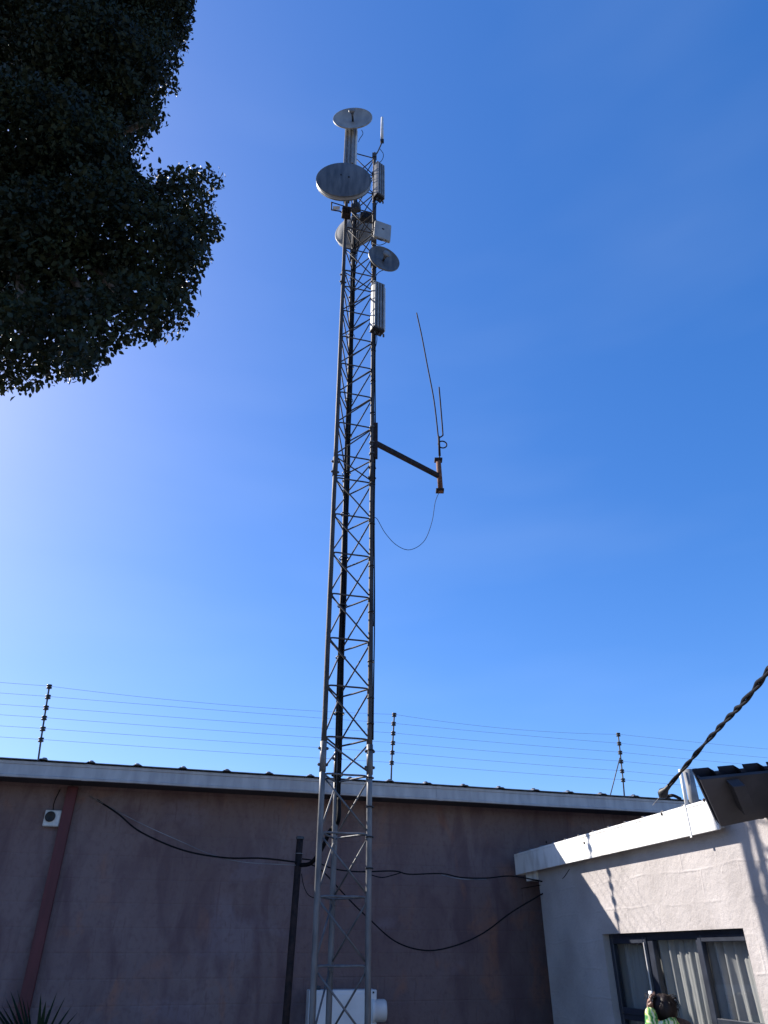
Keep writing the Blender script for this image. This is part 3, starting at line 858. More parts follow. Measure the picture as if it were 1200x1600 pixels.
cable('overhead_cable', [onp(140, 1244, bpt(0, WALL_D - .03, 0), np.array(BN)), at(215, 1284, 7.32), at(290, 1318, 7.42), at(330, 1335, 7.48), at(380, 1347, 7.56), at(465, 1352, 7.7)], .0035, 'thin grey wire above the thick sagging cable on the left wall', m='wire')
cable('overhead_cable', [at(472, 1342, 7.7), at(490, 1345, 7.72), at(520, 1357, 7.76), at(560, 1362, 7.85), at(615, 1361, 7.98), at(640, 1366, 8.03), at(690, 1365, 8.12), at(720, 1371, 8.2), at(760, 1372, 8.2), at(800, 1369, 8.24), at(851, 1378, 8.2)], .0065, 'twisted dark cable running level from the pole to the white house')
cable('overhead_cable', [at(568, 1361, 7.86), at(580, 1367, 7.88), at(597, 1371, 7.93), at(615, 1367, 7.97), at(628, 1363, 8.0)], .005, 'loose strand drooping below the level cable just right of the mast')
cable('overhead_cable', [at(690, 1367, 8.1), at(706, 1371, 8.14), at(730, 1374, 8.2), at(760, 1374, 8.28)], .005, 'loose strand under the level cable in the middle of the wall', m='wire')
cable('overhead_cable', [at(470, 1349, 7.68), at(486, 1351, 7.6), at(505, 1362, 7.62), at(545, 1405, 7.7), at(575, 1434, 7.78), at(618, 1471, 7.9), at(665, 1485, 8.0), at(710, 1478, 8.08), at(755, 1458, 8.2), at(800, 1425, 8.2), at(850, 1395, 8.22)], .0065, 'black cable hanging in a deep sag from the pole to the white house corner')
cable('overhead_cable', [at(470, 1352, 7.67), at(483, 1350, 7.55), at(493, 1341, 7.45), at(506, 1320, 7.32), at(516, 1298, 7.2), Mleg(3.0, .03, -.03), Mleg(3.2, .03, -.025)], .02, 'thick black cable bundle rising from the pole to the rear mast leg')
cable('overhead_cable', [at(471, 1365, 7.68), at(474, 1382, 7.66), at(480, 1396, 7.64), at(488, 1402, 7.6), at(500, 1404, 7.6)], .004, 'thin wire hanging in a short curve just right of the pole')
cable('overhead_cable', [at(815, 1388, 8.5), at(845, 1383, 8.25), at(870, 1378, 7.95), at(880, 1372, 7.75), at(890, 1358, 7.6)], .004, 'thin wire curving round the far corner under the white fascia', m='black')

# ------------------------------------------------------------------ meter cabinet by the wall
bx0, bx1 = at(483, 1550, 7.78), at(590, 1550, 7.9)
ctr = (bx0 + bx1) / 2; topz = at(540, 1547, 7.84).z
cab = empty('meter_cabinet', Vector((ctr.x, ctr.y, 0.0)), 'white metal cabinet fixed low on the wall behind the mast', 'cabinet')
CX = Vector((bx1.x - bx0.x, bx1.y - bx0.y, 0)).normalized(); CN = Vector((-CX.y, CX.x, 0)); WW = .63
m = MB(); m.bbox(Vector((ctr.x, ctr.y, topz - .45)) + CN * .14, (WW, .24, .9), (CX, CN, Vector((0, 0, 1))), .006); m.build('body', M['white_box'], cab)
m = MB(); m.bbox(Vector((ctr.x, ctr.y, topz - .45)) + CN * .015 + CX * .03, (WW - .08, .012, .84), (CX, CN, Vector((0, 0, 1))), .004); m.build('door', M['white_box'], cab)
for z in (.1, .8):
    m = MB(); m.tube([Vector((ctr.x, ctr.y, topz - z)) - CX * (WW / 2 - .03) + Vector((0, 0, -.03)) + CN * .01, Vector((ctr.x, ctr.y, topz - z)) - CX * (WW / 2 - .03) + Vector((0, 0, .03)) + CN * .01], .009, 8); m.build('hinge', M['galv_dark'], cab)
m = MB(); m.box(Vector((ctr.x, ctr.y, topz - .02)) + CX * (WW / 2 - .035) + CN * .006, (.014, .006, .014), (CX, CN, Vector((0, 0, 1)))); m.build('screw', M['black_plastic'], cab)
m = MB(); m.bbox(Vector((ctr.x, ctr.y, (topz - .9) / 2)) + CN * .14, (.5, .18, topz - .9), (CX, CN, Vector((0, 0, 1))), .006); m.build('plinth', M['concrete'], cab)
dc = at(596, 1579, 7.95)
for k_ in range(6):
    m = MB(); m.box(Vector((ctr.x, ctr.y, topz - .62 - .022 * k_)) + CX * .05 + CN * .007, (.22, .006, .008), (CX, CN, Vector((0, 0, 1)))); m.build('vent_slot', M['black_plastic'], cab)
m = MB(); m.bbox(Vector((ctr.x, ctr.y, topz - .42)) + CX * (WW / 2 - .06), (.025, .03, .07), (CX, CN, Vector((0, 0, 1))), .004); m.build('latch', M['galv_dark'], cab)
m = MB(); m.tube([Vector((ctr.x, ctr.y, topz)) + CN * .12 - CX * .22, Vector((ctr.x, ctr.y, topz + .03)) + CN * .12 - CX * .22], .02, 10); m.build('cable_gland', M['galv_dark'], cab)
duct = empty('round_duct', dc, 'short round white duct stub sticking out beside the white cabinet', 'duct')
m = MB(); m.lathe(dc - CX * .10, CX, [(.0, 0), (.09, 0), (.096, .01), (.096, .03), (.088, .035), (.088, .125), (.08, .14), (.0, .145)], 28); m.build('stub', M['white_box'], duct)
m = MB(); m.bbox(dc - CX * .095, (.012, .02, .16), (CX, CN, Vector((0, 0, 1))), .002); m.build('flange', M['black_plastic'], duct)

# ------------------------------------------------------------------ white house on the right
HA = math.radians(-14.6)
HW = Vector((math.sin(HA), math.cos(HA), 0))          # along the wall, away from the camera
HS = -HW                                              # along the wall, toward the camera
HN = Vector((HW.y, -HW.x, 0))                         # into the house (to the right)
HK = .97
FAR = at(803, 1335, 8.60); FZ = FAR.z
H0 = Vector((FAR.x, FAR.y, 0)) + HN * .095             # on the wall plane, under the fascia's far end
def hpt(s, d, z): return H0 + HS * s * HK + HN * d + Vector((0, 0, EYE + (z - EYE) * HK))
HAX = (HS, HN, Vector((0, 0, 1)))
house = empty('white_house', hpt(2, 0, 0), 'white plastered house with a pale fascia board and dark window, right foreground', 'house')
C0, C1 = .37, 6.2
WS0, WS1, WZ0, WZ1 = 1.55, 3.44, 1.0, 2.145
TH = .2; WT = 2.80
def hbox(mb, s0, s1, d0, d1, z0, z1): mb.box(hpt((s0 + s1) / 2, (d0 + d1) / 2, (z0 + z1) / 2), (abs(s1 - s0) * HK, abs(d1 - d0), abs(z1 - z0) * HK), HAX)
m = MB()
# front wall as one ring-shaped slab round the window opening
def wallface(d, flip):
    P = [hpt(C0, d, 0), hpt(C1, d, 0), hpt(C1, d, WT), hpt(C0, d, WT), hpt(WS0, d, WZ0), hpt(WS1, d, WZ0), hpt(WS1, d, WZ1), hpt(WS0, d, WZ1)]
    F = [(0, 1, 5, 4), (1, 2, 6, 5), (2, 3, 7, 6), (3, 0, 4, 7)]
    return P, F
P1, F1 = wallface(0, 0); P2, F2 = wallface(TH, 1)
vs = P1 + P2
fs = F1 + [tuple(8 + i for i in reversed(f)) for f in F2]
fs += [(4, 5, 13, 12), (5, 6, 14, 13), (6, 7, 15, 14), (7, 4, 12, 15), (0, 8, 9, 1), (1, 9, 10, 2), (2, 10, 11, 3), (3, 11, 8, 0)]
m.add(vs, fs)
hbox(m, C0, C0 + TH, TH + .001, 4.2, 0, 2.9)
hbox(m, C1 - TH, C1, TH + .001, 4.2, 0, 2.9)
hbox(m, C0, C1, 4.201, 4.4, 0, 2.95)
m.build('wall', M['plaster_house'], house)
m = MB(); hbox(m, C0 + TH + .002, C1 - TH - .002, TH + .002, 4.198, 0.01, .03); m.build('floor', M['concrete'], house)
FZ = EYE + (FZ - EYE) / HK                            # in house units
FB = 2.745
NE = 3.56
# fascia boards, cut at the seam near x=1072 in the photograph
seam = (onp(1072, 1268, FAR, np.array(HN)) - Vector((H0.x, H0.y, 0)))
ss = seam.dot(HS) / HK
m = MB(); m.bbox(hpt(ss / 2, -.095 + .008, (FZ + FB) / 2), (ss * HK - .003, .016, (FZ - FB) * HK), HAX, .002); m.build('fascia_board', M['white_fascia'], house)
m = MB(); m.bbox(hpt((ss + 3.56) / 2, -.095 + .008, (FZ + FB) / 2), ((3.56 - ss) * HK - .003, .016, (FZ - FB) * HK), HAX, .002); m.build('fascia_board', M['white_fascia'], house)
m = MB(); m.bbox(hpt(ss, -.097, (FZ + FB) / 2 - .004), (.02, .006, FZ - FB + .014), HAX, .001); m.build('fascia_joint', M['white_fascia'], house)
for px, py in ((1034, 1272), (1100, 1250), (854, 1316), (913, 1317)):
    q = onp(px, py, FAR, np.array(HN)); m = MB(); m.lathe(q - HN * .0, -HN, [(.0, .006), (.011, .004), (.012, 0)], 8); m.build('fascia_nail', M['dark_rust'], house)
m = MB(); hbox(m, .0, 3.5, -.078, .0 - .002, FB + .02, FB + .032); hbox(m, 0, .36, 0, .5, FB + .02, FB + .032); m.build('soffit', M['white_fascia'], house)
m = MB(); hbox(m, 0.0, .016, -.078, .9, FB, FZ); m.build('barge_board', M['white_fascia'], house)
m = MB(); hbox(m, .10, .36, -.02, .10, FB - .07, FB + .018); m.build('rafter_end', M['white_fascia'], house)
# mono pitch roof
m = MB(); a_, b_ = -.125, 4.7
pr = [(0, 0)];
for i in range(22):
    x = .15 + i * .28; pr += [(x - .03, 0), (x - .015, .03), (x + .015, .03), (x + .03, 0)]
pr += [(6.4, 0)]
rows = []
for d, z in ((a_ + .03, FZ + .006), (b_, FZ + .34)):
    for th in (0, .005): rows.append([hpt(s - .02, d, z + h + th) for s, h in pr])
m_ = len(pr); vs = [v for r in rows for v in r]; fs = []
for k in range(m_ - 1):
    fs += [(k, 2 * m_ + k, 2 * m_ + k + 1, k + 1), (m_ + k, m_ + k + 1, 3 * m_ + k + 1, 3 * m_ + k), (k, k + 1, m_ + k + 1, m_ + k)]
# (front rib tips sit behind the fascia top)
m.add([v + Vector((0, 0, -.03)) for v in vs], fs); m.build('roof', M['roof_sheet'], house)
# vent pipe
m = MB(); vt = at(1074, 1203, 6.1); vb = Vector((vt.x, vt.y, 2.9))
m.tube([vb, vt], .040, 16); m.build('vent_pipe', M['pipe_grey'], house)
m = MB(); m.tube([vt - Vector((.03, 0, .3)) + Vector((-.045, -.02, 0)), vt + Vector((-.068, -.02, .0))], .015, 12)
m.build('conduit_pipe', M['white_fascia'], house)

# window
win = MB()
RD = .06; FT = .045
def fbar(mb, s0, s1, z0, z1, d0=RD, d1=RD + FT, b=.004): mb.bbox(hpt((s0 + s1) / 2, (d0 + d1) / 2, (z0 + z1) / 2), ((s1 - s0) * HK, d1 - d0, (z1 - z0) * HK), HAX, b)
fbar(win, WS0, WS0 + .055, WZ0, WZ1); fbar(win, WS1 - .05, WS1, WZ0, WZ1)
fbar(win, WS0 + .055, WS1 - .05, WZ1 - .055, WZ1); fbar(win, WS0 + .055, WS1 - .05, WZ0, WZ0 + .05)
fbar(win, 2.13, 2.23, WZ0 + .05, WZ1 - .055); fbar(win, 2.80, 2.86, WZ0 + .05, WZ1 - .055)
wf = win.build('window', M['frame'], house)
def sash(s0, s1, z0, z1, w=.045, dd=-.012):
    mb = MB()
    fbar(mb, s0, s0 + w, z0, z1, RD + dd, RD + dd + .035); fbar(mb, s1 - w, s1, z0, z1, RD + dd, RD + dd + .035)
    fbar(mb, s0 + w, s1 - w, z1 - w, z1, RD + dd, RD + dd + .035); fbar(mb, s0 + w, s1 - w, z0, z0 + w, RD + dd, RD + dd + .035)
    return mb.build('sash', M['frame'], wf)
sash(WS0 + .03, 2.15, 1.565, WZ1 - .03); sash(2.84, WS1 - .02, 1.565, WZ1 - .03)
mb = MB(); fbar(mb, WS0 + .055, 2.13, 1.525, 1.565); fbar(mb, 2.86, WS1 - .05, 1.525, 1.565); mb.build('transom', M['frame'], wf)
mb = MB(); fbar(mb, 2.12, 2.135, 1.60, WZ1 - .07, RD - .022, RD - .012); mb.build('hinge_strip', M['fascia_grey'], wf)
for s0, s1, z0, z1, dd in ((WS0 + .075, 2.105, 1.61, WZ1 - .075, 0), (2.23, 2.80, WZ0 + .05, WZ1 - .055, .02), (2.885, WS1 - .065, 1.61, WZ1 - .075, 0), (WS0 + .055, 2.13, WZ0 + .05, 1.525, .02), (2.86, WS1 - .05, WZ0 + .05, 1.525, .02)):
    mb = MB(); mb.add([hpt(s0 - .005, RD + dd + .006, z0 - .005), hpt(s1 + .005, RD + dd + .006, z0 - .005), hpt(s1 + .005, RD + dd + .006, z1 + .005), hpt(s0 - .005, RD + dd + .006, z1 + .005)], [(0, 1, 2, 3)])
    mb.build('pane', M['glass'], wf)
mb = MB(); mb.box(hpt((WS0 + WS1) / 2, -.0, WZ0 - .03), (WS1 - WS0 + .1, .12, .05), HAX); mb.build('sill', M['plaster_house'], wf)
# curtains
def curtain(s0, s1, label, ph, d0=.15):
    n = 150; nz_ = 10; vs = []; fs = []
    for j in range(nz_ + 1):
        z = .75 + (2.24 - .75) * j / nz_; t = j / nz_
        for i in range(n + 1):
            u = i / n; s = s0 + (s1 - s0) * u + .02 * (1 - t) * math.sin(7 * u + ph)
            amp = .018 + .012 * math.sin(u * 11 + ph)
            d = d0 + amp * math.sin(u * (s1 - s0) * 62 + ph + 1.6 * math.sin(u * 9 + ph)) + .008 * math.sin(u * 140 + 3 * t)
            vs.append(hpt(s, d, z))
    for j in range(nz_):
        for i in range(n):
            a = j * (n + 1) + i; fs.append((a, a + 1, a + n + 2, a + n + 1))
    c = MB(); c.add(vs, fs, True); o = c.build('curtain', M['curtain']); tag(o, label, 'curtain', 'curtains inside the dark window')
curtain(1.5, 2.22, 'cream curtain behind the left pane, still in shade', .4, .17)
curtain(2.2, 3.55, 'cream pleated curtain with sunlit folds behind the centre and right panes', 2.1)

# ------------------------------------------------------------------ nearer veranda roof at the right edge
ver = empty('veranda_roof', at(1200, 1240, 4.9), 'dark corrugated veranda roof corner jutting in at the right edge', 'roof')
A = at(1098, 1218, 4.35); B = at(1131, 1291, 4.78)
ab = (B - A); e1 = ab.normalized()
D_ = at(1196, 1208, 4.52)                             # second point on the outer edge
e2 = (D_ - A).normalized()
nrm = e2.cross(e1).normalized()
if nrm.z < 0: nrm = -nrm
Cc = onp(1190, 1279, A, np.array(nrm))
e3 = (Cc - B).normalized()
far = 3.0
m = MB(); poly = [A, B, B + e3 * far, A + e2 * far]
m.prism(poly, nrm * .02); m.build('soffit', M['dark_board'], ver)
# side board along A-B
m = MB(); m.prism([A - e1 * .0, B, B + nrm * .035, A + nrm * .035], -e2 * .02); m.build('edge_board', M['dark_board'], ver)
# sheet with trapezoid ribs running with e2? ribs run along A-B, profile seen on the near edge
m = MB(); pr = [(-.03, .0), (-.025, .025), (-.01, .040)]
x = .0
for i in range(11):
    x0 = .0 + i * .2
    pr += [(x0 + .115, .040), (x0 + .132, .006), (x0 + .168, .006), (x0 + .185, .040)]
rows = []
for t_ in (-.03, ab.length + .02):
    for th in (0, .006): rows.append([A + e1 * t_ + e2 * s + nrm * (h + .022 + th) for s, h in pr])
m_ = len(pr); vs = [v for r in rows for v in r]; fs = []
for k in range(m_ - 1):
    fs += [(k, 2 * m_ + k, 2 * m_ + k + 1, k + 1), (m_ + k, m_ + k + 1, 3 * m_ + k + 1, 3 * m_ + k), (k, k + 1, m_ + k + 1, m_ + k), (2 * m_ + k, 3 * m_ + k, 3 * m_ + k + 1, 2 * m_ + k + 1)]
m.add(vs, fs); m.build('roof_sheet', M['sky_blue_sheet'], ver)
for s_r in (.22,):
    m = MB(); m.bbox(A.lerp(B, .35) + e2 * s_r - nrm * .03, (ab.length * .6, .10, .06), (e1, e2, nrm), .004); m.build('rafter', M['dark_board'], ver)
m = MB(); q = at(1215, 1300, 4.6); m.bbox(Vector((q.x + .02, q.y, q.z / 2)), (.09, .09, q.z - .0), None, .006); m.build('post', M['dark_board'], ver)

# ------------------------------------------------------------------ twisted service cable
P0 = at(1037, 1238, 6.0)
sv = empty('service_cable', P0, 'thick twisted black service cable dropping to the white house roof edge', 'cable')
ctrl = [P0, at(1062, 1208, 5.75), at(1095, 1169, 5.1), at(1130, 1130, 4.4), at(1165, 1093, 3.75), at(1200, 1048, 3.1), at(1240, 990, 2.5), Vector((1.75, 1.2, 4.15)), Vector((2.0, -1.5, 5.2)), Vector((2.3, -5.0, 6.5))]
ax_ = catmull(ctrl, 26)
for phs in (0, math.pi):
    m = MB(); pts = []; L_ = 0
    for i, p in enumerate(ax_):
        if i: L_ += (p - ax_[i - 1]).length
        tdir = (ax_[min(i + 1, len(ax_) - 1)] - ax_[max(i - 1, 0)]).normalized(); x, y, z = fr(tdir)
        a = L_ * 10 + phs + .9 * math.sin(L_ * 3.3) + .35 * math.sin(L_ * 9.1); pts.append(p + (x * math.cos(a) + y * math.sin(a)) * .0085)
    m.tube(pts, .0085, 8); m.build('core', M['black'], sv)
m = MB(); dirc = (ax_[6] - ax_[0]).normalized()
m.lathe(P0 - dirc * .06, dirc, [(.0, 0), (.012, .0), (.036, .03), (.04, .055), (.02, .10), (.016, .15)], 12); m.build('strain_clamp', M['black_plastic'], sv)
m = MB(); m.tube(catmull([P0 - dirc * .03, at(1043, 1244, 6.2), at(1052, 1243, 6.15), at(1063, 1248, 6.2)], 5), .013, 8); m.build('tail', M['black'], sv)
m = MB(); m.tube([P0 - dirc * .05, at(1020, 1258, 6.35)], .003, 5); m.build('tie_wire', M['wire'], sv)

# ------------------------------------------------------------------ tree crown upper left
def lobe(px, py, Y, rpx, sy=1.0):
    rpx = rpx * (.93 if px > 0 else 1)
    c = at(px, py, Y); t = (c.y * CP + (c.z - EYE) * SP); return c, rpx * t / F_PX, sy
LB = [lobe(*a) for a in (
    (278, 340, 5.4, 66), (235, 400, 5.2, 85), (285, 385, 5.5, 48), (256, 480, 5.3, 50), (205, 480, 5.0, 65), (322, 284, 5.55, 27), (290, 288, 5.35, 34), (252, 296, 5.3, 32),
    (150, 500, 4.9, 62), (90, 520, 4.8, 80), (25, 530, 4.7, 82), (120, 560, 4.6, 38), (60, 575, 4.9, 34), (276, 440, 5.4, 34),
    (100, 400, 5.2, 120), (170, 350, 5.0, 95), (20, 400, 5.2, 120),
    (120, 250, 5.0, 105), (148, 228, 5.2, 56), (182, 312, 5.1, 60), (30, 240, 5.0, 130), (200, 150, 5.2, 58), (228, 184, 5.1, 24),
    (140, 120, 5.0, 120), (216, 84, 5.3, 66), (243, 16, 5.3, 64), (270, -5, 5.4, 35), (60, 60, 5.1, 140), (150, -20, 5.2, 130), (274, 50, 5.5, 22),
    (-90, 300, 5.0, 170), (-90, 480, 4.8, 120), (-80, 80, 5.0, 170), (40, -120, 4.9, 180), (-240, 250, 4.8, 200), (-260, 60, 4.8, 200), (-120, -180, 4.8, 200), (180, -150, 5.1, 140))]
trk = Vector((-6.0, 4.3, 0))
tree = empty('leafy_tree', trk, 'big dark leafed tree whose crown hangs over the upper left of the view', 'tree')
pts_all = []
dens = 5600
leafn = 0
base_lobes = list(LB)
for (c, R, sy) in base_lobes:                          # ragged sprays standing out of each lobe
    if 600 + F_PX * c.x / (c.y * CP + (c.z - EYE) * SP) < -60: continue
    for q in range(9):
        v = Vector(rng.normal(size=3)).normalized()
        LB.append((c + v * R * rng.uniform(.9, 1.06), R * rng.uniform(.10, .22) + .03, 1))
Cs = np.array([list(l[0]) for l in LB]); Rs = np.array([l[1] for l in LB])
parts = []
for i, (c, R, sy) in enumerate(LB):
    vis = c[0] * 0 + 1
    n_px = 600 + F_PX * c.x / (c.y * CP + (c.z - EYE) * SP)
    d_ = dens if n_px > -60 else 420
    n = int(d_ * 4.19 * R ** 3)
    p = rng.normal(size=(n, 3)); p /= np.linalg.norm(p, axis=1)[:, None]
    rad = R * np.minimum(rng.random(n) ** (1 / 3) * .98 + rng.normal(0, .05, n), 1.15)
    # lumpy surface: radius varies with direction
    lump = 1.0 + .13 * np.sin(p[:, 0] * 7 + i) * np.sin(p[:, 1] * 6 + 2 * i) * np.sin(p[:, 2] * 8 + i * .7) + .07 * np.sin(p[:, 0] * 17 + i * 3) * np.sin(p[:, 2] * 15 + i)
    p = p * (rad * lump)[:, None] + np.array(c)
    # thin where other lobes already fill
    own = np.ones(n, bool)
    for j in range(i):
        own &= (np.linalg.norm(p - Cs[j], axis=1) > Rs[j] * .93)
    parts.append(p[own])
P = np.concatenate(parts)
# holes: drop leaves where a coarse field is low
fld = np.sin(P[:, 0] * 5.1 + 1) * np.sin(P[:, 1] * 4.3 + 2) * np.sin(P[:, 2] * 4.7) + .5 * np.sin(P[:, 0] * 11 + P[:, 2] * 9) * np.sin(P[:, 1] * 10 + 1)
keep = rng.random(len(P)) < np.clip(.9 + .6 * fld, .35, 1)
P = P[keep]
N = len(P)
ln = rng.uniform(.035, .095, N); wdt = ln * rng.uniform(.5, .68, N)
ax = rng.normal(size=(N, 3)); ax[:, 2] -= 1.0; ax /= np.linalg.norm(ax, axis=1)[:, None]       # leaves droop
sd = np.cross(ax, rng.normal(size=(N, 3))); sd /= np.linalg.norm(sd, axis=1)[:, None]
nn = np.cross(ax, sd)
b0 = P; tip = P + ax * ln[:, None]
m1 = P + ax * (ln * .33)[:, None]; m2 = P + ax * (ln * .7)[:, None]
fold = nn * (wdt * .18)[:, None]
l1 = m1 + sd * (wdt * .5)[:, None] + fold; r1 = m1 - sd * (wdt * .5)[:, None] + fold
l2 = m2 + sd * (wdt * .36)[:, None] + fold * .6; r2 = m2 - sd * (wdt * .36)[:, None] + fold * .6
V = np.stack([b0, l1, l2, tip, r2, r1], 1).reshape(-1, 3) - np.array(trk)
idx = np.arange(N)[:, None] * 6
quads = np.concatenate([idx + np.array([[0, 1, 2, 3]]), idx + np.array([[0, 3, 4, 5]])], 1).reshape(-1)
me = bpy.data.meshes.new('crown')
me.vertices.add(len(V)); me.vertices.foreach_set('co', V.astype(np.float32).ravel())
me.loops.add(len(quads)); me.loops.foreach_set('vertex_index', quads.astype(np.int32))
nf = len(quads) // 4
me.polygons.add(nf); me.polygons.foreach_set('loop_start', np.arange(nf, dtype=np.int32) * 4)
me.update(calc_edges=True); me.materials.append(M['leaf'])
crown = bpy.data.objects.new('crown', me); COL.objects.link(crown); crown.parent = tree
m = MB()
core = Vector((-5.0, 4.6, 7.6))
m.tube(catmull([trk, trk + Vector((.1, .05, 2)), trk + Vector((.35, .1, 4.2)), Vector((-5.4, 4.5, 6.4)), core + Vector((.2, .1, 1.5)), core + Vector((.3, .2, 3.5))], 5), [.30 - .011 * i for i in range(26)], 14)
tr = m.build('trunk', M['bark'], tree)
for i in list(range(0, 13, 2)) + [13, 16, 19, 20, 22, 24, 26, 29, 32, 34]:
    c, R, sy = LB[i]
    st = core + Vector((rng.uniform(-.2, .3), rng.uniform(.1, .5), rng.uniform(.6, 2.6)))
    pts = catmull([st, st.lerp(c, .5) + Vector((0, .3, .55)), c + Vector((0, .1, .1)), c + (c - st).normalized() * R * .35 + Vector((0, .1, .1))], 5)
    m = MB(); m.tube(pts, [.075 - .0042 * j for j in range(len(pts))], 8); m.build('limb', M['bark'], tree)

# ------------------------------------------------------------------ spiky plant lower left
pc = at(58, 1640, 6.6); pc.z = 0
sy_ = empty('yucca_plant', pc, 'dark spiky leaved plant rising at the lower left corner before the wall', 'plant')
hz = 1.28
m = MB(); m.tube([pc, pc + Vector((.02, 0, .7)), pc + Vector((0, 0, hz))], [.10, .085, .08], 12); m.build('trunk', M['bark'], sy_)
m = MB()
def blade(mb, base, d, L_, wd, droop):
    d = Vector(d).normalized(); side = d.cross(Vector((0, 0, 1)))
    if side.length < .05: side = Vector((1, 0, 0))
    side.normalize(); K = 7; vs = []
    for i in range(K + 1):
        t = i / K; p = base + d * L_ * t + Vector((0, 0, -droop * L_ * t * t))
        w = wd * (1 - t) ** .7 * (.6 + .4 * min(t * 4, 1)); up = side.cross(d) * w * .35
        vs += [p - side * w / 2 + up, p, p + side * w / 2 + up]
    fs = []
    for i in range(K):
        a = i * 3; fs += [(a, a + 1, a + 4, a + 3), (a + 1, a + 2, a + 5, a + 4)]
    mb.add(vs, fs, True)
for (px, py) in ((-30, 1550), (8, 1558), (34, 1556), (72, 1563), (112, 1572), (132, 1592), (16, 1548), (26, 1543), (64, 1552), (90, 1548), (103, 1556), (122, 1581), (2, 1570), (42, 1560), (-15, 1560), (-40, 1580), (78, 1575)):
    tip_ = at(px, py, 6.6 + rng.uniform(-.25, .25)); b = pc + Vector((0, 0, hz)); d = tip_ - b
    blade(m, b, d, d.length, .062, .0)
for i in range(60):
    a = rng.uniform(0, 6.28); e = rng.uniform(-.5, 1.0); L_ = rng.uniform(.3, .42)
    blade(m, pc + Vector((0, 0, hz - .05)), (math.cos(a) * math.cos(e), math.sin(a) * math.cos(e), math.sin(e)), L_, .05, .15)
m.build('leaves', M['spike'], sy_)

# ------------------------------------------------------------------ person in front of the window
def skin_obj(name, nodes, edges, root, material, parent, sub=2, world=None):
    """nodes {k:(pos,(rx,ry))}; grows one continuous surface, baked to mesh"""
    keys = list(nodes); ix = {k: i for i, k in enumerate(keys)}
    me = bpy.data.meshes.new(name + '_rig'); me.from_pydata([Vector(nodes[k][0]) for k in keys], [(ix[a], ix[b]) for a, b in edges], [])
    o = bpy.data.objects.new(name + '_rig', me); COL.objects.link(o)
    sk = o.modifiers.new('skin', 'SKIN'); sk.use_smooth_shade = True
    for k in keys:
        v = me.skin_vertices[0].data[ix[k]]; r = nodes[k][1]; v.radius = r if isinstance(r, tuple) else (r, r); v.use_root = (k == root)
    ss_ = o.modifiers.new('sub', 'SUBSURF'); ss_.levels = sub; ss_.render_levels = sub
    dg = bpy.context.evaluated_depsgraph_get(); dg.update()
    nm = bpy.data.meshes.new_from_object(o.evaluated_get(dg))
    bpy.data.objects.remove(o); nm.name = name
    nm.materials.clear(); nm.materials.append(material)
    for p in nm.polygons: p.use_smooth = True
    ob = bpy.data.objects.new(name, nm); COL.objects.link(ob)
    if parent is not None: ob.parent = parent
    return ob
